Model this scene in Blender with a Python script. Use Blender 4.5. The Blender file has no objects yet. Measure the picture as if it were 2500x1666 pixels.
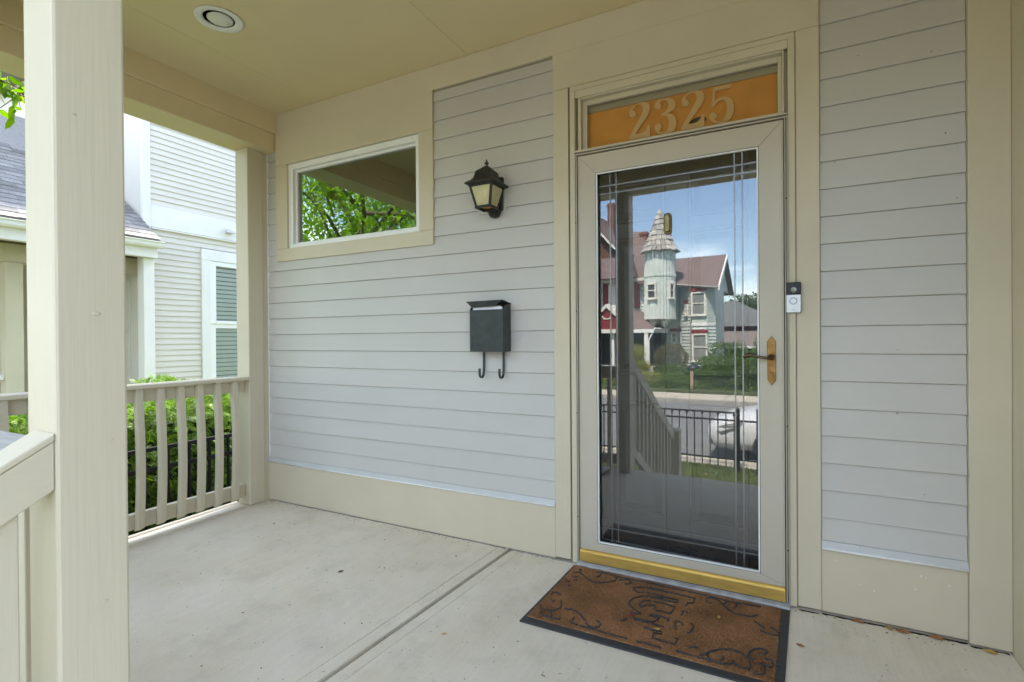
import bpy, math, random
import numpy as np
from mathutils import Matrix, Vector

# ------------------------------------------------------------------ camera, world, sun, exposure
scene = bpy.context.scene
COL = scene.collection
PI = math.pi

cam_data = bpy.data.cameras.new('camera')
cam = bpy.data.objects.new('camera', cam_data)
COL.objects.link(cam)
_r = Vector((0.88760295, 0.46054758, -0.00754514))
_d = Vector((-0.00465281, -0.00741509, -0.99996168))
_f = Vector((-0.46058588, 0.88760405, -0.00443882))
_m = Matrix((_r, -_d, -_f)).transposed().to_4x4()
_m.translation = Vector((0.9069, -2.4926, 1.1617))
cam.matrix_world = _m
cam_data.sensor_width = 36.0
cam_data.lens = 17.86
cam_data.clip_start = 0.02
cam_data.clip_end = 2000
scene.camera = cam

world = bpy.data.worlds.new('World')
scene.world = world
world.use_nodes = True
SUN_EL, SUN_AZ = 60.0, -1.0            # azimuth measured from +y towards +x
wn, wl = world.node_tree.nodes, world.node_tree.links
wn.clear()
w_out = wn.new('ShaderNodeOutputWorld')
w_bg = wn.new('ShaderNodeBackground')
w_sky = wn.new('ShaderNodeTexSky')
w_sky.sky_type = 'NISHITA'
w_sky.sun_disc = False
w_sky.sun_elevation = math.radians(SUN_EL)
w_sky.sun_rotation = math.radians(SUN_AZ)
w_sky.air_density = 1.0
w_sky.dust_density = 0.25
w_sky.ozone_density = 1.8
w_tc = wn.new('ShaderNodeTexCoord')
w_map = wn.new('ShaderNodeMapping')
w_map.inputs['Scale'].default_value = (1.0, 1.0, 3.2)
w_n = wn.new('ShaderNodeTexNoise')
w_n.inputs['Scale'].default_value = 2.6
w_n.inputs['Detail'].default_value = 9
w_n.inputs['Roughness'].default_value = 0.62
w_n.inputs['Distortion'].default_value = 0.6
w_rp = wn.new('ShaderNodeValToRGB')
w_rp.color_ramp.elements[0].position = 0.47
w_rp.color_ramp.elements[0].color = (.02, .02, .02, 1)
w_rp.color_ramp.elements[1].position = 0.80
w_rp.color_ramp.elements[1].color = (0.85, 0.85, 0.85, 1)
w_mix = wn.new('ShaderNodeMixRGB')
w_mix.inputs['Color2'].default_value = (15.5, 15.3, 14.9, 1)
wl.new(w_tc.outputs['Generated'], w_map.inputs['Vector'])
wl.new(w_map.outputs['Vector'], w_n.inputs['Vector'])
wl.new(w_n.outputs['Fac'], w_rp.inputs['Fac'])
wl.new(w_rp.outputs['Color'], w_mix.inputs['Fac'])
wl.new(w_sky.outputs['Color'], w_mix.inputs['Color1'])
wl.new(w_mix.outputs['Color'], w_bg.inputs['Color'])
w_bg.inputs['Strength'].default_value = 0.12
wl.new(w_bg.outputs['Background'], w_out.inputs['Surface'])

sun_data = bpy.data.lights.new('sun', 'SUN')
sun_data.energy = 4.5
sun_data.angle = math.radians(6)
sun_data.color = (1.0, 0.93, 0.82)
sun = bpy.data.objects.new('sun', sun_data)
COL.objects.link(sun)
_el, _az = math.radians(SUN_EL), math.radians(SUN_AZ)
_to = Vector((math.sin(_az) * math.cos(_el), math.cos(_az) * math.cos(_el), math.sin(_el)))
sun.rotation_euler = _to.to_track_quat('Z', 'Y').to_euler()

scene.render.engine = 'CYCLES'
scene.cycles.max_bounces = 12
scene.cycles.diffuse_bounces = 6
scene.cycles.glossy_bounces = 6
scene.cycles.transparent_max_bounces = 24
scene.cycles.caustics_reflective = False
scene.cycles.caustics_refractive = False
scene.view_settings.view_transform = 'Standard'
scene.view_settings.look = 'None'
scene.view_settings.gamma = 1.0
scene.view_settings.exposure = 2.5
scene.render.resolution_x = 1024
scene.render.resolution_y = 682

random.seed(7)
RNG = np.random.default_rng(11)

# ------------------------------------------------------------------ materials
MATS = {}


def new_mat(name):
    m = bpy.data.materials.new(name)
    m.use_nodes = True
    nt = m.node_tree
    bsdf = nt.nodes['Principled BSDF']
    MATS[name] = m
    return m, nt, bsdf


def paint(name, col, rough=0.5, metal=0.0, var=0.08, vscale=5.0, bump=0.0, bscale=80.0, rnd=0.0,
          stretch=(1, 1, 1), bstretch=None, spec=0.4, speck=0.0, speck_scale=300.0, col2=None, use_obj=False, bdist=0.002):
    m, nt, b = new_mat(name)
    N, L = nt.nodes, nt.links
    if use_obj:
        src = N.new('ShaderNodeTexCoord').outputs['Object']
    else:
        src = N.new('ShaderNodeNewGeometry').outputs['Position']
    mp = N.new('ShaderNodeMapping')
    mp.inputs['Scale'].default_value = stretch
    L.new(src, mp.inputs['Vector'])
    n1 = N.new('ShaderNodeTexNoise')
    n1.inputs['Scale'].default_value = vscale
    n1.inputs['Detail'].default_value = 6
    n1.inputs['Roughness'].default_value = 0.6
    L.new(mp.outputs['Vector'], n1.inputs['Vector'])
    ramp = N.new('ShaderNodeValToRGB')
    ramp.color_ramp.elements[0].position = 0.3
    ramp.color_ramp.elements[1].position = 0.7
    c = np.array(col)
    c2 = np.array(col2) if col2 is not None else c
    a0, a1 = c * (1 - var), np.minimum(c2 * (1 + var), 0.95)
    ramp.color_ramp.elements[0].color = (*a0, 1)
    ramp.color_ramp.elements[1].color = (*a1, 1)
    L.new(n1.outputs['Fac'], ramp.inputs['Fac'])
    cur = ramp.outputs['Color']
    if rnd > 0:
        oi = N.new('ShaderNodeObjectInfo')
        mr = N.new('ShaderNodeMapRange')
        mr.inputs['To Min'].default_value = 1 - rnd
        mr.inputs['To Max'].default_value = 1 + rnd
        L.new(oi.outputs['Random'], mr.inputs['Value'])
        mx = N.new('ShaderNodeVectorMath')
        mx.operation = 'SCALE'
        L.new(cur, mx.inputs[0])
        L.new(mr.outputs['Result'], mx.inputs['Scale'])
        cur = mx.outputs['Vector']
    if speck > 0:
        v = N.new('ShaderNodeTexNoise')
        v.inputs['Scale'].default_value = speck_scale
        v.inputs['Detail'].default_value = 2
        L.new(src, v.inputs['Vector'])
        r2 = N.new('ShaderNodeMapRange')
        r2.inputs['From Min'].default_value = 0.3
        r2.inputs['From Max'].default_value = 0.7
        r2.inputs['To Min'].default_value = 1 - speck
        r2.inputs['To Max'].default_value = 1 + speck
        L.new(v.outputs['Fac'], r2.inputs['Value'])
        mx = N.new('ShaderNodeVectorMath')
        mx.operation = 'SCALE'
        L.new(cur, mx.inputs[0])
        L.new(r2.outputs['Result'], mx.inputs['Scale'])
        cur = mx.outputs['Vector']
    L.new(cur, b.inputs['Base Color'])
    b.inputs['Roughness'].default_value = rough
    b.inputs['Metallic'].default_value = metal
    b.inputs['Specular IOR Level'].default_value = spec
    if bump > 0:
        mp2 = N.new('ShaderNodeMapping')
        mp2.inputs['Scale'].default_value = bstretch or stretch
        L.new(src, mp2.inputs['Vector'])
        n2 = N.new('ShaderNodeTexNoise')
        n2.inputs['Scale'].default_value = bscale
        n2.inputs['Detail'].default_value = 4
        L.new(mp2.outputs['Vector'], n2.inputs['Vector'])
        bp = N.new('ShaderNodeBump')
        bp.inputs['Strength'].default_value = bump
        bp.inputs['Distance'].default_value = bdist
        L.new(n2.outputs['Fac'], bp.inputs['Height'])
        L.new(bp.outputs['Normal'], b.inputs['Normal'])
    return m


def glass(name, refl, tint=(1, 1, 1), rough=0.0, gcol=(1, 1, 1)):
    """window glass: each face of the pane reflects the share refl, the rest passes straight on"""
    m, nt, b = new_mat(name)
    N, L = nt.nodes, nt.links
    N.remove(b)
    out = [n for n in N if n.type == 'OUTPUT_MATERIAL'][0]
    tr = N.new('ShaderNodeBsdfTransparent')
    tr.inputs['Color'].default_value = (*tint, 1)
    gl = N.new('ShaderNodeBsdfGlossy')
    gl.inputs['Roughness'].default_value = rough
    gl.inputs['Color'].default_value = (*gcol, 1)
    fr = N.new('ShaderNodeLayerWeight')
    fr.inputs['Blend'].default_value = 0.2
    mr = N.new('ShaderNodeMapRange')
    mr.inputs['To Min'].default_value = refl
    mr.inputs['To Max'].default_value = 1.0
    L.new(fr.outputs['Fresnel'], mr.inputs['Value'])
    mr.inputs['From Min'].default_value = 0.03
    mx = N.new('ShaderNodeMixShader')
    L.new(mr.outputs['Result'], mx.inputs['Fac'])
    L.new(tr.outputs['BSDF'], mx.inputs[1])
    L.new(gl.outputs['BSDF'], mx.inputs[2])
    L.new(mx.outputs['Shader'], out.inputs['Surface'])
    return m


def leafmat(name, c1, c2, trans=0.45, rough=0.45):
    m, nt, b = new_mat(name)
    N, L = nt.nodes, nt.links
    out = [n for n in N if n.type == 'OUTPUT_MATERIAL'][0]
    g = N.new('ShaderNodeNewGeometry')
    rp = N.new('ShaderNodeValToRGB')
    rp.color_ramp.elements[0].color = (*c1, 1)
    rp.color_ramp.elements[1].color = (*c2, 1)
    L.new(g.outputs['Random Per Island'], rp.inputs['Fac'])
    L.new(rp.outputs['Color'], b.inputs['Base Color'])
    b.inputs['Roughness'].default_value = rough
    b.inputs['Specular IOR Level'].default_value = 0.3
    t = N.new('ShaderNodeBsdfTranslucent')
    hs = N.new('ShaderNodeHueSaturation')
    hs.inputs['Value'].default_value = 1.5
    hs.inputs['Saturation'].default_value = 1.1
    L.new(rp.outputs['Color'], hs.inputs['Color'])
    L.new(hs.outputs['Color'], t.inputs['Color'])
    mx = N.new('ShaderNodeMixShader')
    mx.inputs['Fac'].default_value = trans
    L.new(b.outputs['BSDF'], mx.inputs[1])
    L.new(t.outputs['BSDF'], mx.inputs[2])
    L.new(mx.outputs['Shader'], out.inputs['Surface'])
    return m


BEIGE = (0.575, 0.515, 0.39)
paint('beige', BEIGE, rough=0.55, var=0.035, vscale=3.0, bump=0.12, bscale=160)
paint('bounce_beige', (0.67, 0.565, 0.345), rough=0.6, var=0.03, vscale=2.0, bump=0.1, bscale=120)  # trim beige with the warm bounced light put into the colour
paint('beige_wood', BEIGE, rough=0.5, var=0.022, vscale=6.0, stretch=(14, 14, 0.9), bump=0.22, bscale=13,
      bstretch=(9, 9, 0.30), bdist=0.003)
paint('beige_wood_y', BEIGE, rough=0.5, var=0.022, vscale=6.0, stretch=(14, 0.9, 14), bump=0.3, bscale=13, bstretch=(7, .35, 7))
paint('grey_cap', (0.52, 0.505, 0.485), rough=0.8, var=0.2, vscale=9.0, stretch=(0.8, 8, 8), bump=0.5, bscale=30, bstretch=(.6, 9, 9))
paint('siding', (0.52, 0.502, 0.472), rough=0.5, var=0.03, vscale=1.6, bump=0.06, bscale=120, rnd=0.02)
paint('flashing', (0.52, 0.525, 0.52), rough=0.35, metal=0.0, var=0.05)
paint('storm_paint', (0.50, 0.455, 0.37), rough=0.38, var=0.03, vscale=4, bump=0.03, bscale=200)
paint('vinyl_white', (0.80, 0.80, 0.79), rough=0.35, var=0.015)
paint('white_trim', (0.76, 0.745, 0.72), rough=0.5, var=0.03, vscale=3)
paint('charcoal', (0.052, 0.056, 0.060), rough=0.34, var=0.06, vscale=6, bump=0.06, bscale=60, stretch=(1, 1, .2))
paint('brass', (0.66, 0.44, 0.12), rough=0.55, metal=0.75, var=0.14, vscale=9, stretch=(1, 1, 5))
paint('old_brass', (0.24, 0.135, 0.045), rough=0.4, metal=0.85, var=0.45, vscale=22, bump=.1)
paint('bronze', (0.115, 0.082, 0.045), rough=0.35, metal=0.8, var=0.2, vscale=30)
paint('chrome_brass', (0.15, 0.11, 0.045), rough=0.2, metal=1.0, var=0.3, vscale=30)
paint('hedge_shade', (0.018, 0.03, 0.008), rough=1.0, var=.4, vscale=25)  # near-black green, shade inside the hedge put into the colour
paint('black_metal', (0.018, 0.018, 0.017), rough=0.45, var=0.3, vscale=25, bump=0.15, bscale=90)
paint('mailbox_metal', (0.035, 0.043, 0.043), rough=0.42, var=0.35, vscale=14, bump=0.1, bscale=60)
paint('fence_black', (0.012, 0.012, 0.013), rough=0.4, var=0.1)
paint('paper', (0.78, 0.78, 0.80), rough=0.7, var=0.12, vscale=18)
paint('amber_glass', (0.50, 0.46, 0.26), rough=0.25, var=0.16, vscale=14)
paint('amber_inner', (0.70, 0.36, 0.06), rough=0.35, var=0.2, vscale=20)
paint('rubber', (0.035, 0.038, 0.042), rough=0.55, var=0.2, vscale=30, bump=0.2, bscale=200)
paint('black_plastic', (0.010, 0.010, 0.011), rough=0.25, var=0.05, spec=.25)
paint('silver_plastic', (0.62, 0.64, 0.67), rough=0.32, metal=0.3, var=0.02)
paint('ring_grey', (0.25, 0.26, 0.29), rough=0.3, var=0.02)
paint('screw', (0.02, 0.02, 0.02), rough=0.4)
paint('orange_wall', (0.70, 0.31, 0.055), rough=0.85, var=0.08, vscale=6, bump=0.2, bscale=400)  # colour of the inner wall seen through the transom
paint('transom_strip', (0.40, 0.35, 0.22), rough=0.6, var=0.05)
paint('etched', (0.70, 0.45, 0.19), rough=0.6, var=0.04)
paint('dark_oval', (0.05, 0.055, 0.03), rough=0.4)
paint('lamp_white', (0.74, 0.74, 0.72), rough=0.4, var=0.02)
paint('lens_white', (0.66, 0.66, 0.60), rough=0.3, var=0.03)
paint('edge_cream', (0.44, 0.42, 0.37), rough=0.6, var=0.05)
paint('dark_gap', (0.01, 0.01, 0.01), rough=0.9)
paint('sticker', (0.55, 0.66, 0.63), rough=0.5, var=0.03)
paint('sticker_blue', (0.03, 0.09, 0.13), rough=0.5)
paint('leaf_brown', (0.28, 0.12, 0.045), rough=0.7, var=0.3, vscale=60, rnd=0.4)
paint('leaf_yellow', (0.50, 0.32, 0.09), rough=0.7, var=0.2, vscale=60, rnd=0.25)
paint('leaf_red', (0.28, 0.04, 0.03), rough=0.6, var=0.2, vscale=60)
paint('debris', (0.07, 0.06, 0.05), rough=0.9, var=0.3, vscale=40)
paint('sill_aluminium', (0.42, 0.43, 0.44), rough=0.45, metal=0.3, var=0.25, vscale=18, bump=0.35, bscale=50)

paint('n_siding', (0.64, 0.605, 0.545), rough=0.55, var=0.03, vscale=1.5, rnd=0.015)
paint('n_shadow', (0.10, 0.10, 0.10), rough=0.8)
paint('n_blind', (0.72, 0.78, 0.74), rough=0.6, var=0.05)
paint('n_room_shade', (0.05, 0.07, 0.065), rough=0.8)  # darkness of the unlit room put into the colour
paint('shingle', (0.225, 0.215, 0.205), rough=0.9, var=0.25, vscale=40, bump=0.5, bscale=350, rnd=0.28, speck=0.35, speck_scale=420)
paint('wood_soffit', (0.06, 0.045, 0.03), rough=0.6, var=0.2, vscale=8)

paint('ground_soil', (0.075, 0.06, 0.04), rough=1.0, var=0.35, vscale=3, col2=(0.06, 0.085, 0.03), bump=0.6, bscale=12, bdist=.03)
paint('lawn', (0.06, 0.085, 0.025), rough=1.0, var=0.3, vscale=4, col2=(0.11, 0.13, 0.04), bump=0.8, bscale=60, bdist=.03)
paint('asphalt', (0.15, 0.15, 0.152), rough=0.9, var=0.18, vscale=1.6, stretch=(.4, 1.6, 1), bump=0.4, bscale=120, speck=0.25, speck_scale=90)
paint('walk_concrete', (0.40, 0.36, 0.30), rough=0.9, var=0.14, vscale=2, bump=0.3, bscale=90)
paint('kerb_concrete', (0.30, 0.28, 0.25), rough=0.9, var=0.2, vscale=4)

paint('mint', (0.58, 0.63, 0.58), rough=0.6, var=0.06, vscale=1.2)
paint('mint_dark', (0.27, 0.36, 0.33), rough=0.6, var=0.08, vscale=1.2)
paint('red_roof', (0.155, 0.11, 0.105), rough=0.9, var=0.28, vscale=5, stretch=(.5, 1, 4), bump=.5, bscale=14, bstretch=(.4, 1, 9), bdist=.03)
paint('maroon', (0.20, 0.022, 0.026), rough=0.5, var=0.1)
paint('brick_red', (0.21, 0.085, 0.055), rough=0.85, var=0.3, vscale=9, rnd=.2)
paint('gable_brown', (0.115, 0.05, 0.032), rough=0.8, var=0.4, vscale=7)
paint('shake', (0.36, 0.335, 0.305), rough=0.9, var=0.25, vscale=10, stretch=(4, 4, 1), rnd=0.3)
paint('cream', (0.66, 0.63, 0.56), rough=0.6, var=0.05)
paint('dark_pane', (0.05, 0.055, 0.06), rough=0.08, var=0.3, vscale=5, spec=.8)
paint('curtain', (0.20, 0.21, 0.20), rough=0.8, var=0.25, vscale=4, stretch=(12, 12, .6))
paint('porch_shade', (0.035, 0.035, 0.035), rough=0.8, var=0.2)  # shade under the far porch roofs put into the colour
paint('grey_roof', (0.115, 0.12, 0.12), rough=0.9, var=0.18, vscale=3, bump=.4, bscale=12, bdist=.03)
paint('brown_roof', (0.17, 0.14, 0.13), rough=0.9, var=0.2, vscale=4)
paint('bark', (0.085, 0.065, 0.05), rough=0.95, var=0.3, vscale=14, stretch=(3, 3, .6), bump=.7, bscale=20, bdist=.02)
paint('shrub_bark', (0.07, 0.05, 0.035), rough=0.95, var=0.3)
paint('car_white', (0.52, 0.53, 0.55), rough=0.22, var=0.01, spec=.6)
paint('car_glass', (0.02, 0.022, 0.025), rough=0.05, spec=.9)
paint('tyre', (0.02, 0.02, 0.02), rough=0.8)
paint('rim', (0.45, 0.45, 0.46), rough=0.3, metal=.8)
paint('lamp_clear', (0.40, 0.40, 0.42), rough=0.08, metal=.4)
paint('lamp_orange', (0.60, 0.16, 0.03), rough=0.15)
paint('cover_black', (0.02, 0.021, 0.025), rough=0.5, var=.3, vscale=4, bump=.6, bscale=5, bdist=.05)
paint('raw_wood', (0.30, 0.22, 0.15), rough=0.8, var=.15)
paint('flower_orange', (0.75, 0.22, 0.04), rough=0.6)
paint('berry', (0.45, 0.05, 0.02), rough=0.3)

leafmat('leaf_tree', (0.06, 0.14, 0.012), (0.19, 0.32, 0.03), 0.55)
leafmat('leaf_far', (0.03, 0.055, 0.012), (0.075, 0.11, 0.025), 0.35)
leafmat('leaf_hedge', (0.045, 0.105, 0.012), (0.16, 0.26, 0.04), 0.35)
leafmat('leaf_bush', (0.05, 0.10, 0.018), (0.15, 0.23, 0.045), 0.4)
leafmat('leaf_brownbush', (0.10, 0.095, 0.045), (0.18, 0.165, 0.08), 0.25)
leafmat('grass_blade', (0.05, 0.085, 0.018), (0.12, 0.15, 0.035), 0.4)
leafmat('tall_grass', (0.16, 0.20, 0.05), (0.40, 0.37, 0.14), 0.4)

glass('storm_glass', 0.095, tint=(.93, .95, .95))
glass('window_glass', 0.19, tint=(.75, .80, .72), gcol=(.95, 1, .92))
glass('transom_glass', 0.022)
glass('teal_glass', 0.07, tint=(.95, .98, .97))
glass('groove_glass', 0.16, tint=(.55, .57, .58), rough=.35)


def concrete():
    m, nt, b = new_mat('concrete')
    N, L = nt.nodes, nt.links
    g = N.new('ShaderNodeNewGeometry')
    def noise(scale, stretch, detail=6, rough=.6):
        mp = N.new('ShaderNodeMapping')
        mp.inputs['Scale'].default_value = stretch
        L.new(g.outputs['Position'], mp.inputs['Vector'])
        n = N.new('ShaderNodeTexNoise')
        n.inputs['Scale'].default_value = scale
        n.inputs['Detail'].default_value = detail
        n.inputs['Roughness'].default_value = rough
        L.new(mp.outputs['Vector'], n.inputs['Vector'])
        return n.outputs['Fac']
    big = noise(1.7, (1, 1, 1))
    brush = noise(9, (7.5, .35, 1), 5, .7)
    fine = noise(260, (1, 1, 1), 2)
    rp = N.new('ShaderNodeValToRGB')
    rp.color_ramp.elements[0].position = .32
    rp.color_ramp.elements[0].color = (.635, .57, .455, 1)
    rp.color_ramp.elements[1].position = .68
    rp.color_ramp.elements[1].color = (.72, .665, .565, 1)
    L.new(big, rp.inputs['Fac'])
    def scale_by(col, val, lo, hi, f0=.3, f1=.7):
        mr = N.new('ShaderNodeMapRange')
        mr.inputs['From Min'].default_value = f0
        mr.inputs['From Max'].default_value = f1
        mr.inputs['To Min'].default_value = lo
        mr.inputs['To Max'].default_value = hi
        L.new(val, mr.inputs['Value'])
        v = N.new('ShaderNodeVectorMath')
        v.operation = 'SCALE'
        L.new(col, v.inputs[0])
        L.new(mr.outputs['Result'], v.inputs['Scale'])
        return v.outputs['Vector']
    c = scale_by(rp.outputs['Color'], brush, .955, 1.035)
    c = scale_by(c, fine, .93, 1.06)
    # blotchy water stains and small dark pits
    pit = noise(46, (1, 1, 1), 1)
    c = scale_by(c, pit, .55, 1.0, .215, .265)
    st = noise(4.2, (1, 1, 1), 8, .75)
    c = scale_by(c, st, .90, 1.02, .34, .5)
    L.new(c, b.inputs['Base Color'])
    b.inputs['Roughness'].default_value = .85
    b.inputs['Specular IOR Level'].default_value = .25
    bp = N.new('ShaderNodeBump')
    bp.inputs['Strength'].default_value = .35
    bp.inputs['Distance'].default_value = .002
    ad = N.new('ShaderNodeMath')
    ad.operation = 'ADD'
    L.new(brush, ad.inputs[0])
    L.new(fine, ad.inputs[1])
    L.new(ad.outputs['Value'], bp.inputs['Height'])
    L.new(bp.outputs['Normal'], b.inputs['Normal'])


concrete()


def coir():
    m, nt, b = new_mat('coir')
    N, L = nt.nodes, nt.links
    g = N.new('ShaderNodeNewGeometry')
    n1 = N.new('ShaderNodeTexNoise')
    n1.inputs['Scale'].default_value = 420
    n1.inputs['Detail'].default_value = 3
    L.new(g.outputs['Position'], n1.inputs['Vector'])
    n2 = N.new('ShaderNodeTexNoise')
    n2.inputs['Scale'].default_value = 5
    n2.inputs['Detail'].default_value = 5
    L.new(g.outputs['Position'], n2.inputs['Vector'])
    r1 = N.new('ShaderNodeValToRGB')
    r1.color_ramp.elements[0].position = .36
    r1.color_ramp.elements[0].color = (.25, .13, .062, 1)
    r1.color_ramp.elements[1].position = .64
    r1.color_ramp.elements[1].color = (.53, .285, .135, 1)
    L.new(n1.outputs['Fac'], r1.inputs['Fac'])
    mr = N.new('ShaderNodeMapRange')
    mr.inputs['From Min'].default_value = .33
    mr.inputs['From Max'].default_value = .66
    mr.inputs['To Min'].default_value = .68
    mr.inputs['To Max'].default_value = 1.15
    L.new(n2.outputs['Fac'], mr.inputs['Value'])
    v = N.new('ShaderNodeVectorMath')
    v.operation = 'SCALE'
    L.new(r1.outputs['Color'], v.inputs[0])
    L.new(mr.outputs['Result'], v.inputs['Scale'])
    L.new(v.outputs['Vector'], b.inputs['Base Color'])
    b.inputs['Roughness'].default_value = 1.0
    b.inputs['Specular IOR Level'].default_value = .1
    bp = N.new('ShaderNodeBump')
    bp.inputs['Strength'].default_value = 1.0
    bp.inputs['Distance'].default_value = .004
    L.new(n1.outputs['Fac'], bp.inputs['Height'])
    L.new(bp.outputs['Normal'], b.inputs['Normal'])


coir()

# ------------------------------------------------------------------ mesh helpers


class MB:
    """collects simple shapes; build() links them as ONE mesh object"""

    def __init__(self):
        self.v, self.f = [], []

    def add(self, vs, fs):
        n = len(self.v)
        self.v += [tuple(p) for p in vs]
        self.f += [tuple(i + n for i in q) for q in fs]
        return self

    def box(self, x0, x1, y0, y1, z0, z1):
        x0, x1 = min(x0, x1), max(x0, x1)
        y0, y1 = min(y0, y1), max(y0, y1)
        z0, z1 = min(z0, z1), max(z0, z1)
        return self.add([(x0, y0, z0), (x1, y0, z0), (x1, y1, z0), (x0, y1, z0), (x0, y0, z1), (x1, y0, z1), (x1, y1, z1), (x0, y1, z1)],
                        [(0, 3, 2, 1), (4, 5, 6, 7), (0, 1, 5, 4), (1, 2, 6, 5), (2, 3, 7, 6), (3, 0, 4, 7)])

    def hexa(self, p):
        """8 points: bottom ring of four (counter-clockwise from above), then top ring"""
        return self.add(p, [(0, 3, 2, 1), (4, 5, 6, 7), (0, 1, 5, 4), (1, 2, 6, 5), (2, 3, 7, 6), (3, 0, 4, 7)])

    def prism(self, poly, fn, a, b):
        """polygon poly of 2-D points, fn(p, t) -> 3-D point, from t=a to t=b"""
        n = len(poly)
        vs = [fn(p, a) for p in poly] + [fn(p, b) for p in poly]
        fs = [tuple(range(n - 1, -1, -1)), tuple(range(n, 2 * n))]
        for i in range(n):
            j = (i + 1) % n
            fs.append((i, j, n + j, n + i))
        return self.add(vs, fs)

    def tube(self, pts, r, seg=8, cap=True):
        pts = [Vector(p) for p in pts]
        rs = r if isinstance(r, (list, tuple)) else [r] * len(pts)
        n0 = len(self.v)
        prev = None
        for i, p in enumerate(pts):
            t = (pts[min(i + 1, len(pts) - 1)] - pts[max(i - 1, 0)]).normalized()
            if prev is None:
                a = t.orthogonal().normalized()
            else:
                a = (prev - t * prev.dot(t)).normalized()
            prev = a
            b = t.cross(a)
            for k in range(seg):
                an = 2 * PI * k / seg
                self.v.append(tuple(p + (a * math.cos(an) + b * math.sin(an)) * rs[i]))
        for i in range(len(pts) - 1):
            for k in range(seg):
                k2 = (k + 1) % seg
                self.f.append((n0 + i * seg + k, n0 + i * seg + k2, n0 + (i + 1) * seg + k2, n0 + (i + 1) * seg + k))
        if cap:
            self.f.append(tuple(n0 + k for k in range(seg - 1, -1, -1)))
            m = n0 + (len(pts) - 1) * seg
            self.f.append(tuple(m + k for k in range(seg)))
        return self

    def ribbon(self, pts, w, axis, th):
        """flat strap along pts; w across 'axis', th thickness in the other direction"""
        pts = [Vector(p) for p in pts]
        ax = Vector(axis).normalized()
        n0 = len(self.v)
        for i, p in enumerate(pts):
            t = (pts[min(i + 1, len(pts) - 1)] - pts[max(i - 1, 0)]).normalized()
            nn = t.cross(ax).normalized()
            for sa, sn in ((-1, -1), (1, -1), (1, 1), (-1, 1)):
                self.v.append(tuple(p + ax * sa * w / 2 + nn * sn * th / 2))
        for i in range(len(pts) - 1):
            for k in range(4):
                k2 = (k + 1) % 4
                self.f.append((n0 + i * 4 + k, n0 + i * 4 + k2, n0 + (i + 1) * 4 + k2, n0 + (i + 1) * 4 + k))
        self.f.append((n0 + 3, n0 + 2, n0 + 1, n0))
        m = n0 + (len(pts) - 1) * 4
        self.f.append((m, m + 1, m + 2, m + 3))
        return self

    def lathe(self, prof, c, seg=24, fn=None):
        """prof: (radius, height) list; axis z through c"""
        n0 = len(self.v)
        for r, h in prof:
            for k in range(seg):
                a = 2 * PI * k / seg
                self.v.append((c[0] + r * math.cos(a), c[1] + r * math.sin(a), c[2] + h))
        for i in range(len(prof) - 1):
            for k in range(seg):
                k2 = (k + 1) % seg
                self.f.append((n0 + i * seg + k, n0 + i * seg + k2, n0 + (i + 1) * seg + k2, n0 + (i + 1) * seg + k))
        if prof[0][0] > 1e-6:
            self.f.append(tuple(n0 + k for k in range(seg - 1, -1, -1)))
        if prof[-1][0] > 1e-6:
            m = n0 + (len(prof) - 1) * seg
            self.f.append(tuple(m + k for k in range(seg)))
        return self

    def mesh(self, name):
        me = bpy.data.meshes.new(name)
        me.from_pydata(self.v, [], self.f)
        me.update()
        return me


def worig(o):
    p = Vector((0, 0, 0))
    while o is not None:
        p = p + o.location
        o = o.parent
    return p


def tag(o, label=None, cat=None, group=None, kind=None):
    if label: o['label'] = label
    if cat: o['category'] = cat
    if group: o['group'] = group
    if kind: o['kind'] = kind
    return o


def link_mesh(name, me, m, parent=None, local=False, smooth=False, bevel=0.0, loc=None, weight=True):
    """the mesh is in world coordinates unless local is set (then relative to its parent)"""
    o = bpy.data.objects.new(name, me)
    COL.objects.link(o)
    if m and not me.materials:
        me.materials.append(MATS[m])
    if parent is not None:
        o.parent = parent
        o.location = Vector(loc or (0, 0, 0)) if local else Vector(loc or (0, 0, 0)) - worig(parent)
    elif loc is not None:
        o.location = loc
    if smooth:
        me.polygons.foreach_set('use_smooth', [True] * len(me.polygons))
    if bevel > 0:
        bm = o.modifiers.new('bevel', 'BEVEL')
        bm.width = bevel
        bm.segments = 2
        bm.limit_method = 'ANGLE'
        bm.angle_limit = math.radians(35)
        bm.harden_normals = False
    return o


def build(name, mb, m, parent=None, **kw):
    return link_mesh(name, mb.mesh(name), m, parent, **kw)


def thing(name, label, cat, loc=(0, 0, 0), group=None):
    o = bpy.data.objects.new(name, None)
    o.empty_display_size = 0.1
    COL.objects.link(o)
    o.location = loc
    return tag(o, label, cat, group)


def np_mesh(name, verts, faces_n, m, parent=None, smooth=False, local=False):
    """verts (k,3) array, all faces with the same number of corners in order"""
    me = bpy.data.meshes.new(name)
    nv = len(verts)
    nf = nv // faces_n
    me.vertices.add(nv)
    me.vertices.foreach_set('co', np.asarray(verts, dtype=np.float32).ravel())
    me.loops.add(nv)
    me.loops.foreach_set('vertex_index', np.arange(nv, dtype=np.int32))
    me.polygons.add(nf)
    me.polygons.foreach_set('loop_start', np.arange(0, nv, faces_n, dtype=np.int32))
    me.polygons.foreach_set('loop_total', np.full(nf, faces_n, dtype=np.int32))
    me.update(calc_edges=True)
    return link_mesh(name, me, m, parent, smooth=smooth, local=local)


def box_obj(name, dims, m, parent=None, **kw):
    return build(name, MB().box(*dims), m, parent, **kw)


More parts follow.
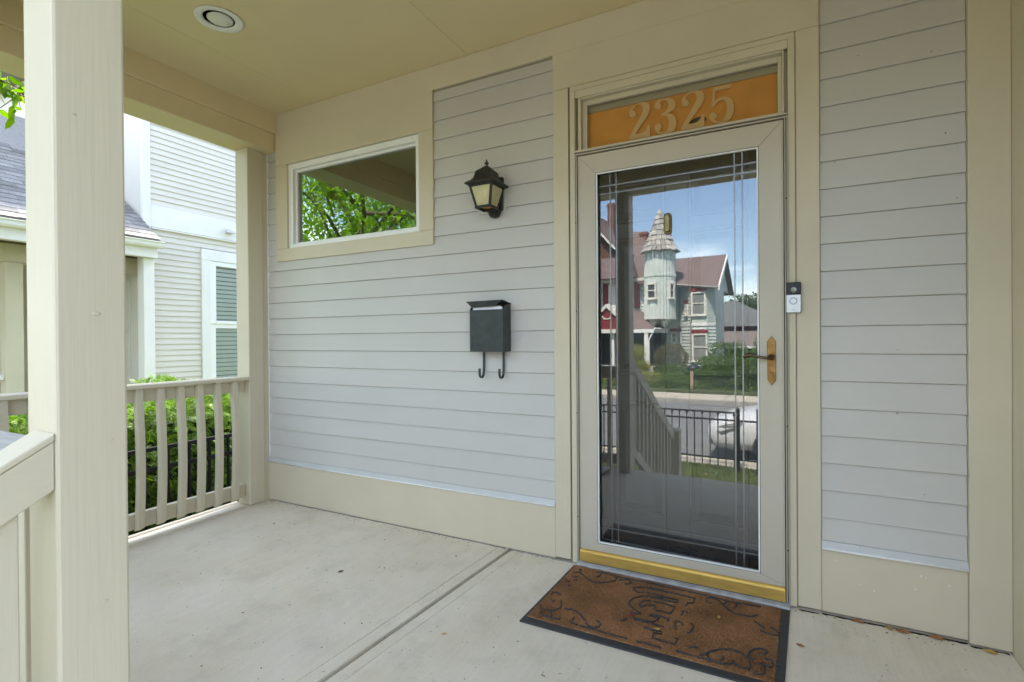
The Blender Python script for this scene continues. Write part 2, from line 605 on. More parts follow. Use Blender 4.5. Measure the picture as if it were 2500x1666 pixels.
def rand_rot(n, rng, tilt=1.0):
    """random rotation matrices (n,3,3)"""
    q = rng.normal(size=(n, 4))
    q /= np.linalg.norm(q, axis=1)[:, None]
    w, x, y, z = q.T
    return np.stack([np.stack([1 - 2 * (y * y + z * z), 2 * (x * y - z * w), 2 * (x * z + y * w)], -1),
                     np.stack([2 * (x * y + z * w), 1 - 2 * (x * x + z * z), 2 * (y * z - x * w)], -1),
                     np.stack([2 * (x * z - y * w), 2 * (y * z + x * w), 1 - 2 * (x * x + y * y)], -1)], 1)


LEAF = np.array([(0, 0, 0), (.24, .28, .05), (.2, .68, .04), (0, 1, -.04), (-.2, .68, .04), (-.24, .28, .05)])


def leaves(points, size, rng, droop=0.35, shape=LEAF):
    """leaf-shaped faces at points, tips hanging a little; returns (n*k,3)"""
    n = len(points)
    R = rand_rot(n, rng)
    s = size * rng.uniform(.65, 1.25, n)
    P = np.einsum('nij,kj->nki', R, shape) * s[:, None, None]
    P[:, :, 2] -= droop * s[:, None] * shape[None, :, 1]
    return (P + points[:, None, :]).reshape(-1, 3)


def crown_points(rng, center, rad, clumps, per, clump_r, shell=.55):
    c = np.array(center)
    rad = np.array(rad)
    d = rng.normal(size=(clumps, 3))
    d /= np.linalg.norm(d, axis=1)[:, None]
    rr = rng.uniform(shell ** 3, 1, clumps) ** (1 / 3)
    cc = c + d * rad * rr[:, None]
    k = rng.normal(size=(clumps, per, 3))
    k /= np.linalg.norm(k, axis=2)[..., None]
    k *= (rng.uniform(0, 1, (clumps, per, 1)) ** .45) * clump_r * rng.uniform(.6, 1.3, (clumps, 1, 1))
    k[..., 2] *= .7
    return cc, (cc[:, None, :] + k).reshape(-1, 3)


def tree(name, label, base, height, rad, crown_z, clumps, per, leaf_size, m='leaf_far', seed=1, group=None, trunk_r=.16, clump_r=.55, limbs=9, cat='tree', shell=.45):
    rng = np.random.default_rng(seed)
    t = thing(name, label, cat, base, group)
    cz = base[2] + crown_z
    c = (base[0], base[1], cz)
    cc, pts = crown_points(rng, c, rad, clumps, per, clump_r, shell)
    mb = MB()
    top = Vector((base[0] + rng.normal() * .1, base[1] + rng.normal() * .1, cz + rad[2] * .4))
    b = Vector(base)
    mid = b.lerp(top, .45) + Vector((rng.normal() * .12, rng.normal() * .12, 0))
    mb.tube([b - Vector((0, 0, .1)), b + Vector((0, 0, .25)), mid, top], [trunk_r * 1.35, trunk_r, trunk_r * .7, trunk_r * .2], 9)
    idx = rng.choice(len(cc), min(limbs, len(cc)), replace=False)
    for i in idx:
        e = Vector(cc[i])
        s = b.lerp(top, .35 + .5 * rng.random())
        mm = s.lerp(e, .5) + Vector((0, 0, .15 * rad[2]))
        mb.tube([s, mm, e], [trunk_r * .42, trunk_r * .25, trunk_r * .06], 6)
    build('trunk', mb, 'bark', t, smooth=True)
    np_mesh('crown', leaves(pts, leaf_size, rng), 6, m, t)
    return t


def bush(name, label, center, rad, n, leaf_size, m='leaf_bush', seed=1, group=None, flat=.15, cat='shrub', clump=.12):
    rng = np.random.default_rng(seed)
    t = thing(name, label, cat, (center[0], center[1], center[2] - rad[2]), group)
    d = rng.normal(size=(n, 3))
    d /= np.linalg.norm(d, axis=1)[:, None]
    lump = 1 + clump * np.sin(d[:, 0] * 7 + seed) * np.sin(d[:, 1] * 6 + 2 * seed) + clump * np.sin(d[:, 2] * 9)
    r = rng.uniform(.55, 1, n) ** .35 * lump
    pts = np.array(center) + d * np.array(rad) * r[:, None]
    pts = pts[pts[:, 2] > center[2] - rad[2] + .01]
    np_mesh('foliage', leaves(pts, leaf_size, rng, .1), 6, m, t)
    mb = MB()
    for k in range(5):
        a = 2 * PI * k / 5
        mb.tube([(center[0], center[1], center[2] - rad[2] - .03), (center[0] + math.cos(a) * rad[0] * .3, center[1] + math.sin(a) * rad[1] * .3, center[2])], [.02, .008], 5)
    build('stem', mb, 'shrub_bark', t)
    return t

# ------------------------------------------------------------------ the ground
G = -0.95           # front yard level, the porch floor is z = 0
ground = tag(build('ground', MB().add([(-600, -600, G - .30), (600, -600, G - .30), (600, 600, G - .30), (-600, 600, G - .30)], [(0, 1, 2, 3)]), 'ground_soil'), kind='structure')
tag(build('lawn', MB().box(-30, 30, -6.45, 14, G - .25, G), 'lawn'), kind='structure')
tag(build('sidewalk', MB().box(-60, 60, -6.98, -6.452, G - .2, G + .01), 'walk_concrete'), kind='structure')
tag(build('kerb', MB().box(-60, 60, -7.14, -6.982, G - .28, G), 'kerb_concrete', bevel=.02), kind='structure')
tag(build('road', MB().box(-150, 150, -15.56, -7.142, G - .32, G - .12), 'asphalt'), kind='structure')
tag(build('kerb', MB().box(-60, 60, -15.72, -15.562, G - .28, G + .01), 'kerb_concrete', bevel=.02), kind='structure')
far_walk = tag(build('sidewalk', MB().box(-60, 60, -17.3, -15.722, G - .2, G - .004), 'dark_gap'), kind='structure')
for i in range(20):
    x = -16 + i * 1.6
    link_mesh('paving_slab', MB().box(x + .012, x + 1.588, -17.3, -15.722, G - .05, G + .02).mesh('paving_slab'), 'walk_concrete', far_walk, bevel=.01)
tag(build('yard_terrace', MB().box(-60, 60, -60, -17.302, G - .3, G + .12), 'ground_soil'), kind='structure')


def floor_z(y):
    return 0.0165 * min(y, 0)


# porch: concrete body, two slabs with a tooled joint between them
porch = tag(box_obj('porch_floor', (-2.53, 1.668, -2.08, 0.10, G - .02, -0.062), 'concrete'), kind='structure')


def jx(y):
    return -0.400 + 0.0803 * y


def slab(name, xa, xb, m, top=0.0):
    y0, y1 = -2.08, 0.018
    z0, z1 = floor_z(y0), floor_z(y1)
    p = [(xa(y0), y0, -.06), (xb(y0), y0, -.06), (xb(y1), y1, -.06), (xa(y1), y1, -.06),
         (xa(y0), y0, z0 + top), (xb(y0), y0, z0 + top), (xb(y1), y1, z1 + top), (xa(y1), y1, z1 + top)]
    return build(name, MB().hexa(p), m, porch, bevel=.003)


slab('slab', lambda y: -2.528, lambda y: jx(y) - .072, 'concrete')
slab('joint_border', lambda y: jx(y) - .070, lambda y: jx(y) - .012, 'concrete', -.0012)
slab('joint_border', lambda y: jx(y) + .012, lambda y: jx(y) + .066, 'concrete', -.0012)
slab('slab', lambda y: jx(y) + .068, lambda y: 1.667, 'concrete')
build('edge_trim', MB().tube([(-2.532, -.172, -.004), (-2.532, -1.90, -.036)], .0165, 12), 'edge_cream', porch, smooth=True)
build('edge_trim', MB().tube([(-2.53, -2.085, -.045), (-.47, -2.085, -.045)], .0165, 12), 'edge_cream', porch, smooth=True)

steps = tag(bpy.data.objects.new('porch_steps', None), kind='structure')
COL.objects.link(steps)
steps.location = (0.65, -2.6, G)
for k in range(4):
    zt = -.035 - .183 * (k + 1)
    build('step', MB().box(-.33, 1.64, -2.082 - .28 * (k + 1), -2.082 - .28 * k, G - .02, zt), 'concrete', steps, bevel=.012)
tag(build('front_path', MB().box(.62, 1.62, -6.45, -3.204, G - .1, G + .012), 'walk_concrete'), kind='structure')

# ------------------------------------------------------------------ the house with the porch
house = thing('house', 'grey clapboard house with beige trim, front porch and storm door', 'house', (0, 0, G))


def hp(name, dims, m='beige', bevel=.0025, parent=None):
    return build(name, MB().box(*dims), m, parent or house, bevel=bevel)


# wall carcass round the openings
wall = MB()
for d in ((-2.45, -2.17, .022, .16, G, 3.1), (-2.17, -1.005, .022, .16, G, 1.815), (-2.17, -1.005, .022, .16, 2.412, 3.1),
          (-1.005, -.003, .022, .16, G, 3.1), (-.003, .957, .022, .16, 2.45, 3.1), (-.003, .957, .022, .16, G, -.065), (.957, 1.9, .022, .16, G, 3.1)):
    wall.box(*d)
build('wall', wall, 'siding', house)
hp('side_wall', (-2.45, -2.3, .162, 9, G, 6.3), 'siding')
hp('side_wall', (1.668, 1.85, -2.1, .02, G, 3.0), 'beige')
hp('bay_wall', (1.852, 5.2, -2.1, -1.95, G, 6.3), 'siding')
hp('side_wall', (5.05, 5.2, -1.948, 9, G, 6.3), 'siding')
hp('back_wall', (-2.298, 5.048, 8.85, 9, G, 6.3), 'siding')
hp('upper_wall', (-2.298, 1.85, .022, .16, 3.102, 6.3), 'siding')
rf = MB()
rf.hexa([(-2.9, -.5, 6.25), (5.6, -.5, 6.25), (5.6, 4.4, 9.6), (-2.9, 4.4, 9.6), (-2.9, -.5, 6.4), (5.6, -.5, 6.4), (5.6, 4.4, 9.75), (-2.9, 4.4, 9.75)])
rf.hexa([(-2.9, 4.402, 9.6), (5.6, 4.402, 9.6), (5.6, 9.5, 6.25), (-2.9, 9.5, 6.25), (-2.9, 4.402, 9.75), (5.6, 4.402, 9.75), (5.6, 9.5, 6.4), (-2.9, 9.5, 6.4)])
rf.add([(-2.45, .1, 6.3), (-2.45, 9, 6.3), (-2.45, 4.4, 9.6), (5.2, .1, 6.3), (5.2, 9, 6.3), (5.2, 4.4, 9.6)], [(0, 2, 1), (3, 4, 5)])
build('roof', rf, 'shingle', house)
build('bay_roof', MB().hexa([(1.7, -2.6, 6.2), (5.6, -2.6, 6.2), (5.6, -.52, 6.24), (1.7, -.52, 6.24), (1.7, -2.6, 6.35), (5.6, -2.6, 6.35), (5.6, -.52, 6.6), (1.7, -.52, 6.6)]), 'shingle', house)
hp('bay_wall', (1.70, 1.85, -2.099, .018, 3.002, 6.19), 'siding', 0)
build('porch_roof', MB().hexa([(-2.8, -2.42, 2.80), (1.66, -2.42, 2.80), (1.66, .02, 3.5), (-2.8, .02, 3.5),
                               (-2.8, -2.42, 2.92), (1.66, -2.42, 2.92), (1.66, .02, 3.62), (-2.8, .02, 3.62)]), 'shingle', house)
hp('fascia', (-2.8, 1.66, -2.45, -2.424, 2.70, 2.92), 'beige')
build('soffit', MB().box(-2.8, 1.66, -2.42, -2.122, 2.74, 2.76).box(-2.8, -2.545, -2.12, .02, 2.74, 2.76), 'beige', house)

# clapboards, one piece each
EXP = 0.1143
BOARD = {}


def clapboard(xa, xb, z, h):
    key = (round(xa, 3), round(xb, 3), round(h, 3))
    if key not in BOARD:
        mb = MB().prism([(.016, 0), (-.0095, 0), (-.0102, .003), (-.0096, .006), (.0, h - .003), (.003, h), (.016, h + .006)], lambda p, t: (t, p[0], p[1]), xa, xb)
        BOARD[key] = mb.mesh('siding_board')
    return link_mesh('siding_board', BOARD[key], 'siding', house, loc=(0, 0, z))


def zline(n):
    return .405 + EXP * n


clapboard(-2.398, -.127, .309, zline(0) - .309)
for n in range(12):
    clapboard(-2.398, -.127, zline(n), EXP)
for n in range(12, 20):
    h = EXP if n < 19 else 2.640 - zline(19)
    clapboard(-2.398, -2.290, zline(n), h)
    clapboard(-.898, -.127, zline(n), h)
clapboard(1.075, 1.545, .309, zline(0) - .309)
for n in range(20):
    clapboard(1.075, 1.545, zline(n), EXP)
clapboard(1.075, 1.545, zline(20), 2.79 - zline(20))

# flat trim
hp('frieze_board', (-2.281, 1.545, -.014, .02, 2.648, 2.789))
hp('window_head_board', (-2.287, -.900, -.019, .02, 2.4135, 2.6465))
hp('window_side_board', (-2.287, -2.170, -.0185, .02, 1.8165, 2.4125))
hp('window_side_board', (-1.005, -.900, -.0185, .02, 1.8165, 2.4125))
hp('window_sill_board', (-2.287, -.900, -.019, .02, 1.728, 1.8155))
hp('door_head_board', (-.127, 1.073, -.018, .02, 2.4585, 2.6465))
hp('door_casing', (-.127, -.041, -.018, .02, .012, 2.4575))
hp('door_casing', (.9865, 1.073, -.018, .02, .015, 2.4575))
hp('skirt_board', (-2.41, -.1275, -.0165, .02, .004, .2755))
hp('skirt_board', (1.0735, 1.5465, -.010, .02, .011, .2755))
hp('pilaster', (1.547, 1.6675, -.026, .02, .008, 2.789))
for xa, xb in ((-2.398, -.128), (1.074, 1.546)):
    build('flashing', MB().prism([(.0, .2765), (-.024, .2765), (-.026, .281), (-.024, .286), (-.013, .308), (-.002, .309)], lambda p, t: (t, p[0], p[1]), xa, xb), 'flashing', house)
    build('drip_edge', MB().tube([(xa, -.0255, .279), (xb, -.0255, .279)], .0042, 8), 'vinyl_white', house, smooth=True)
hp('corner_strip', (-2.404, -2.392, -.052, .0, .005, 2.523), 'beige', .001)
hp('corner_channel', (-2.3915, -2.387, -.0125, .0, .31, 2.523), 'vinyl_white', .0006)

# ceiling panels, beams, posts
for xa, xb in ((-2.2805, -1.8735), (-1.8720, -.6535), (-.652, .566), (.5675, 1.667)):
    hp('ceiling_panel', (xa, xb, -1.859, .019, 2.7905, 2.83), 'bounce_beige', bevel=.0012)
hp('beam_board', (-2.33, -2.281, -1.8595, .019, 2.651, 2.835), 'bounce_beige', bevel=.004)
hp('ceiling_deck', (-2.54, 1.66, -2.11, .019, 2.84, 2.87), bevel=0)
hp('end_beam', (-2.54, -2.300, -1.8595, .019, 2.524, 2.6505), 'bounce_beige', bevel=.004)
hp('front_beam', (-2.54, 1.70, -2.12, -1.860, 2.45, 2.789), 'bounce_beige', bevel=.004)


def post(x0, x1, y0, y1, z0, z1):
    o = build('porch_post', MB().box(x0, x1, y0, y1, z0, z1), 'beige_wood', house, bevel=.006)
    return o


post(-2.516, -2.382, -.173, -.053, .0, 2.5235)
near_post = post(-.465, -.340, -2.024, -1.899, -.034, 2.4495)
for yk, zk, rk in ((-1.955, 1.22, .008), (-1.93, .955, .004), (-1.99, 1.62, .005), (-1.945, .62, .006)):
    kb = MB().lathe([(rk, 0), (rk * .85, .0012), (rk * .5, .0006), (0, .0016)], (0, 0, 0), 14)
    kb.v = [(-.340 + c, yk + a * 1.0, zk + b * .55) for a, b, c in kb.v]
    build('knot', kb, 'beige_wood', near_post, smooth=True)
post(-2.520, -2.395, -2.030, -1.905, -.034, 2.4495)

# upper window
wf = MB()
wx0, wx1, wz0, wz1 = -2.169, -1.006, 1.817, 2.4115
for a, b, w in ((-.004, .020, .012), (.002, .062, .036)):
    wf.box(wx0, wx0 + w, a, b, wz0, wz1).box(wx1 - w, wx1, a, b, wz0, wz1)
    wf.box(wx0 + w, wx1 - w, a, b, wz0, wz0 + w * .8).box(wx0 + w, wx1 - w, a, b, wz1 - w, wz1)
win = build('window', wf, 'vinyl_white', house, bevel=.002)
sf = MB()
sx0, sx1, sz0, sz1 = wx0 + .0365, wx1 - .0365, wz0 + .0295, wz1 - .0365
for q in ((sx0, sx0 + .016, sz0, sz1), (sx1 - .016, sx1, sz0, sz1), (sx0 + .016, sx1 - .016, sz0, sz0 + .012), (sx0 + .016, sx1 - .016, sz1 - .016, sz1)):
    sf.box(q[0], q[1], .026, .058, q[2], q[3])
build('sash', sf, 'vinyl_white', win, bevel=.002)
build('pane', MB().box(sx0 + .01, sx1 - .01, .042, .046, sz0 + .006, sz1 - .01), 'window_glass', win)
stx = sx1 - .018
build('sticker', MB().box(stx - .088, stx, .0475, .0485, sz0 + .012, sz0 + .062), 'sticker', win)
sk = MB().box(stx - .032, stx - .004, .0468, .0474, sz0 + .030, sz0 + .056).box(stx - .082, stx - .038, .0468, .0474, sz0 + .026, sz0 + .032)
sk.box(stx - .080, stx - .044, .0468, .0474, sz0 + .018, sz0 + .021)
build('sticker_print', sk, 'sticker_blue', win)

# door surround
for s in (0, 1):
    if s == 0:
        build('brick_mould', MB().box(-.034, -.0032, -.012, .02, .006, 2.4565).box(-.030, -.0032, -.026, -.0125, .006, 2.4295), 'beige', house, bevel=.002)
    else:
        build('brick_mould', MB().box(.9572, .986, -.012, .02, .012, 2.4565).box(.9572, .983, -.026, -.0125, .012, 2.4295), 'beige', house, bevel=.002)
build('brick_mould', MB().box(-.0028, .9568, -.012, .02, 2.4, 2.4565).box(-.0295, .9825, -.026, -.0125, 2.43, 2.4525).box(-.0028, .9568, -.022, -.0125, 2.392, 2.4295), 'beige', house, bevel=.002)
build('door_jamb', MB().box(-.0028, .010, .021, .158, .03, 2.45).box(.944, .9568, .021, .158, .03, 2.45).box(.0105, .9435, .066, .158, 2.40, 2.449), 'beige', house, bevel=.002)
for x0 in (-.0026, .0055):
    build('storm_frame', MB().box(x0, x0 + .004, -.034, -.006, .030, 2.094), 'storm_paint', house, bevel=.0008)
for x0 in (.9435, .9525):
    build('storm_frame', MB().box(x0, x0 + .004, -.037, -.006, .030, 2.094), 'storm_paint', house, bevel=.0008)
build('storm_frame', MB().box(.0015, .9565, -.032, -.006, 2.0955, 2.101).box(.0015, .9565, -.036, -.006, 2.1075, 2.1125), 'storm_paint', house, bevel=.0008)
sc = MB()
for z in (.25, .78, 1.3, 1.75):
    for x in (.0035, .9505):
        sc.lathe([(.0035, 0), (.0035, .002)], (0, 0, 0), 8)
        n = len(sc.v)
        for i in range(n - 16, n):
            a, b, c = sc.v[i]
            sc.v[i] = (x + a, -.0345 - c, z + b)
build('frame_screw', sc, 'screw', house)

# transom light with the number
tr = MB()
tr.box(.0102, .026, -.011, .0455, 2.113, 2.398).box(.9365, .9438, -.011, .0455, 2.113, 2.398).box(.0262, .9363, -.011, .0455, 2.386, 2.398)
tr.box(-.0028, .9438, -.030, .0455, 2.1130, 2.1215)
tr.box(.0262, .050, .018, .038, 2.1217, 2.3858).box(.920, .9363, .018, .038, 2.1217, 2.3858).box(.0502, .9198, .018, .038, 2.362, 2.3858)
transom = build('transom_window', tr, 'beige', house, bevel=.0018)
build('pane', MB().box(.048, .922, .0392, .0432, 2.118, 2.366), 'transom_glass', transom)
build('orange_panel', MB().box(.030, .934, .062, .066, 2.09, 2.352), 'orange_wall', transom)  # panel added close behind the glass in place of the lit inner wall
build('transom_strip', MB().box(.030, .934, .0545, .0605, 2.334, 2.392), 'transom_strip', transom)  # strip above the orange panel
TWO = [(0.2597, 2.1542), (0.3631, 2.1513), (0.3643, 2.2093), (0.3521, 2.2068), (0.3471, 2.1926), (0.3368, 2.179), (0.3182, 2.1751), (0.2892, 2.1749), (0.306, 2.1974), (0.3309, 2.2296), (0.3536, 2.2578), (0.3647, 2.2842), (0.362, 2.3073), (0.3479, 2.3215), (0.3234, 2.329), (0.2985, 2.3274), (0.2755, 2.3146), (0.262, 2.2979), (0.2597, 2.2808), (0.2668, 2.2656), (0.2793, 2.2596), (0.2919, 2.2645), (0.2961, 2.2748), (0.2912, 2.2883), (0.2796, 2.2962), (0.2767, 2.2997), (0.2901, 2.316), (0.3101, 2.3216), (0.3241, 2.3148), (0.3306, 2.299), (0.3271, 2.2778), (0.3146, 2.2536), (0.2937, 2.2205), (0.2726, 2.1872), (0.2598, 2.1688)]
THREE = [(0.3862, 2.2959), (0.3923, 2.313), (0.4084, 2.3236), (0.4323, 2.3256), (0.4598, 2.3182), (0.4792, 2.3058), (0.4868, 2.2861), (0.4848, 2.2705), (0.475, 2.2586), (0.4554, 2.2507), (0.4436, 2.2479), (0.4691, 2.2398), (0.4845, 2.2225), (0.4902, 2.1973), (0.4862, 2.174), (0.4744, 2.1563), (0.4509, 2.1488), (0.4233, 2.1492), (0.3994, 2.1587), (0.3875, 2.1732), (0.3856, 2.1899), (0.3917, 2.203), (0.4057, 2.2071), (0.4176, 2.1978), (0.4195, 2.1832), (0.4115, 2.1726), (0.4055, 2.1697), (0.4154, 2.1605), (0.4312, 2.1586), (0.4451, 2.166), (0.4531, 2.1887), (0.4532, 2.2128), (0.4455, 2.2326), (0.4337, 2.2403), (0.4159, 2.2416), (0.4179, 2.2493), (0.4279, 2.2545), (0.4437, 2.2632), (0.4517, 2.2817), (0.4518, 2.2978), (0.444, 2.3096), (0.4282, 2.3152), (0.4143, 2.3101), (0.4103, 2.3049), (0.4182, 2.2951), (0.4181, 2.2809), (0.4081, 2.2729), (0.3961, 2.2775), (0.3874, 2.2875)]
FIVE = [(0.6576, 2.323), (0.7334, 2.3217), (0.7308, 2.3051), (0.6648, 2.3051), (0.6591, 2.256), (0.6772, 2.2694), (0.6987, 2.2723), (0.7218, 2.2632), (0.7376, 2.2463), (0.7444, 2.2181), (0.7408, 2.1884), (0.7301, 2.1639), (0.7123, 2.1503), (0.6873, 2.1484), (0.6585, 2.1573), (0.6422, 2.1722), (0.6361, 2.191), (0.6406, 2.2037), (0.6534, 2.2088), (0.666, 2.2011), (0.6703, 2.1878), (0.6641, 2.1775), (0.6586, 2.1728), (0.673, 2.1609), (0.691, 2.1604), (0.7054, 2.1767), (0.7126, 2.202), (0.7127, 2.2288), (0.7058, 2.2515), (0.6915, 2.2612), (0.6735, 2.2548), (0.659, 2.2386), (0.6553, 2.2336), (0.6444, 2.234), (0.6501, 2.2735), (0.655, 2.3112)]


def smooth_poly(poly):
    """one round of corner cutting that keeps sharp corners"""
    out = []
    n = len(poly)
    for i in range(n):
        p, q, r = Vector(poly[i - 1]), Vector(poly[i]), Vector(poly[(i + 1) % n])
        a, b = q - p, r - q
        if a.length > 0 and b.length > 0 and a.angle(b) < math.radians(55):
            out += [tuple(q - a * .25), tuple(q + b * .25)]
        else:
            out.append(tuple(q))
    return out


for poly, dx in ((TWO, 0), (THREE, 0), (TWO, .2515), (FIVE, 0)):
    build('digit', MB().prism(smooth_poly(poly), lambda p, t: (p[0] + dx, t, p[1]), .0446, .0452), 'etched', transom)
ov = MB().prism([(.585 + .037 * math.cos(a), 2.189 + .016 * math.sin(a) + .003 * math.cos(a)) for a in np.linspace(0, 2 * PI, 24, endpoint=False)], lambda p, t: (p[0], t, p[1]), .0585, .0612)
ov.box(.589, .594, .0590, .0608, 2.12, 2.166)
build('oval_drop', ov, 'dark_oval', transom)  # dark oval and stem in front of the orange panel

# entry door behind the storm door
ed = MB().box(.012, .942, .100, .135, .032, 2.06)
ZB = (.032, .265, .835, .975, 1.685, 1.745, 1.945, 2.06)
XB = (.012, .165, .425, .535, .795, .942)
for x0, x1 in ((XB[0], XB[1]), (XB[2], XB[3]), (XB[4], XB[5])):
    ed.box(x0, x1, .086, .0998, ZB[0], ZB[7])
for x0, x1 in ((XB[1], XB[2]), (XB[3], XB[4])):
    for z0, z1 in ((ZB[0], ZB[1]), (ZB[2], ZB[3]), (ZB[4], ZB[5]), (ZB[6], ZB[7])):
        ed.box(x0 + .0004, x1 - .0004, .086, .0998, z0, z1)
entry = build('entry_door', ed, 'charcoal', house, bevel=.003)
for x0, x1 in ((XB[1], XB[2]), (XB[3], XB[4])):
    for z0, z1 in ((ZB[1], ZB[2]), (ZB[3], ZB[4]), (ZB[5], ZB[6])):
        w = .014
        build('panel_moulding', MB().box(x0 + .001, x0 + w, .081, .0996, z0 + .001, z1 - .001).box(x1 - w, x1 - .001, .081, .0996, z0 + .001, z1 - .001)
              .box(x0 + w + .0005, x1 - w - .0005, .081, .0996, z0 + .001, z0 + w).box(x0 + w + .0005, x1 - w - .0005, .081, .0996, z1 - w, z1 - .001), 'charcoal', entry, bevel=.003)
        a, b = .026, .055
        bb = min(b, (z1 - z0) * .3)
        build('door_panel', MB().hexa([(x0 + a, .0995, z0 + a), (x1 - a, .0995, z0 + a), (x1 - a, .0995, z1 - a), (x0 + a, .0995, z1 - a),
                                       (x0 + b, .087, z0 + bb), (x1 - b, .087, z0 + bb), (x1 - b, .087, z1 - bb), (x0 + b, .087, z1 - bb)]), 'charcoal', entry)
build('threshold', MB().prism([(-.052, .001), (-.050, .012), (-.020, .026), (.10, .0295), (.158, .0295), (.158, -.06), (-.048, -.06)], lambda p, t: (t, p[0], p[1]), -.0030, .9570), 'sill_aluminium', house, bevel=.002)

# storm door, local frame round its middle; it stands a touch open
SD = Vector((.475, -.012, 0))


def sd_frame(xo0, xo1, zo0, zo1, xi0, xi1, zi0, zi1, y0, y1, g=.0004):
    mb = MB()
    A = [(xo0, zo0), (xo1, zo0), (xo1, zo1), (xo0, zo1)]
    B = [(xi0, zi0), (xi1, zi0), (xi1, zi1), (xi0, zi1)]
    for k in range(4):
        a, b, c, d = Vector(A[k]), Vector(A[(k + 1) % 4]), Vector(B[(k + 1) % 4]), Vector(B[k])
        t = (b - a).normalized()
        poly = [a + t * g, b - t * g, c - t * g, d + t * g]
        mb.prism([tuple(p) for p in poly], lambda p, q: (p[0], q, p[1]), y0, y1)
    return mb


storm = build('storm_door', sd_frame(-.460, .4645, .0885, 2.088, -.368, .370, .128, 1.992, -.018, .016), 'storm_paint', house, loc=tuple(SD), bevel=.0016)
PANE_TILT = math.radians(-1.7)          # the glass sits a little askew in its frame
build('glazing_bead', sd_frame(-.366, .368, .130, 1.990, -.3595, .3615, .1365, 1.9835, -.0165, -.004), 'vinyl_white', storm, local=True, bevel=.001)
build('gasket', sd_frame(-.3678, .3698, .1282, 1.9918, -.3662, .3682, .1298, 1.9902, -.0155, -.004), 'screw', storm, local=True)
build('stile_rib', MB().box(-.455, -.451, -.0205, -.0181, .09, 2.08).box(.4545, .4585, -.0205, -.0181, .09, 2.08), 'storm_paint', storm, local=True, bevel=.001)
build('pane', MB().box(-.366, .368, -.002, .002, .130, 1.990), 'storm_glass', storm, local=True).rotation_euler.z = PANE_TILT
for x in (-.300, -.268, .272, .304):
    build('glass_groove', MB().box(x - .0032, x + .0032, -.0030, -.0021, .1375, 1.9825), 'groove_glass', storm, local=True).rotation_euler.z = PANE_TILT
for z in (.205, .246, 1.886, 1.925):
    for xa, xb in ((-.359, -.3035), (-.2965, -.2715), (-.2645, .2685), (.2755, .3005), (.3075, .361)):
        build('glass_groove', MB().box(xa, xb, -.0030, -.0021, z - .0032, z + .0032), 'groove_glass', storm, local=True).rotation_euler.z = PANE_TILT
build('kick_plate', MB().prism([(-.026, .027), (-.0265, .074), (-.024, .083), (-.018, .0882), (.0, .0882), (.0, .027)], lambda p, t: (t, p[0], p[1]), -.460, .4645), 'brass', storm, local=True, bevel=.001)
build('door_sweep', MB().box(-.452, .455, -.018, -.002, .0135, .0268), 'rubber', storm, local=True)
kn = MB()
kx, kz = -.019, 1.700
prof = [(kx + .019 * (abs(math.cos(a)) ** .5) * (1 if math.cos(a) > 0 else -1), kz + .050 * (abs(math.sin(a)) ** .4) * (1 if math.sin(a) > 0 else -1)) for a in np.linspace(0, 2 * PI, 28, endpoint=False)]
kn.prism(prof, lambda p, t: (p[0], t, p[1]), -.012, -.0022)
kn.prism([(kx + (x - kx) * .72, kz + (z - kz) * .84) for x, z in prof], lambda p, t: (p[0], t, p[1]), -.024, -.0122)
build('glass_hook', kn, 'chrome_brass', storm, local=True, bevel=.004).rotation_euler.z = PANE_TILT
hx, hz = .416, 1.058
pl = [(hx - .016, hz - .082), (hx, hz - .108), (hx + .017, hz - .082), (hx + .017, hz + .082), (hx + .009, hz + .094), (hx, hz + .108), (hx - .009, hz + .094), (hx - .017, hz + .082)]
build('handle_plate', MB().prism(pl, lambda p, t: (p[0], t, p[1]), -.024, -.0182), 'old_brass', storm, local=True, bevel=.002)
lv = MB().tube([(hx, -.024, hz + .016), (hx, -.055, hz + .016)], [.0135, .0115], 14)
lv.tube([(hx, -.052, hz + .016), (hx - .02, -.056, hz + .013), (hx - .048, -.057, hz + .017), (hx - .075, -.057, hz + .026), (hx - .096, -.057, hz + .025), (hx - .104, -.057, hz + .017), (hx - .099, -.057, hz + .010)],
        [.010, .0065, .006, .0075, .0095, .0085, .006], 10)
build('lever', lv, 'bronze', storm, local=True, smooth=True)
lk = MB().tube([(hx, -.0245, hz - .055), (hx, -.029, hz - .055)], .0085, 14).box(hx - .004, hx + .004, -.040, -.0292, hz - .074, hz - .050)
build('lock_turn', lk, 'old_brass', storm, local=True, bevel=.001)

# ------------------------------------------------------------------ railings
BAL_END = None


def baluster(th, name, x0, x1, yc, z0, z1, bow, w=.038, m='beige_wood'):
    """baluster with a slight belly, sawn at a slant at its foot"""
    mb = MB()
    n = 10
    n0 = 0
    for i in range(n + 1):
        t = i / n
        z = z0 + (z1 - z0) * t
        d = bow * math.sin(PI * min(1, t * 1.05)) if t < .95 else 0
        zz = z
        mb.v += [(x0 + d, yc - w / 2, zz), (x1 + d, yc - w / 2, zz + (.018 if i == 0 else 0)), (x1 + d, yc + w / 2, zz + (.018 if i == 0 else 0)), (x0 + d, yc + w / 2, zz)]
    for i in range(n):
        for k in range(4):
            k2 = (k + 1) % 4
            mb.f.append((i * 4 + k, i * 4 + k2, i * 4 + 4 + k2, i * 4 + 4 + k))
    mb.f += [(3, 2, 1, 0), (n * 4, n * 4 + 1, n * 4 + 2, n * 4 + 3)]
    return build(name, mb, m, th, bevel=.003)


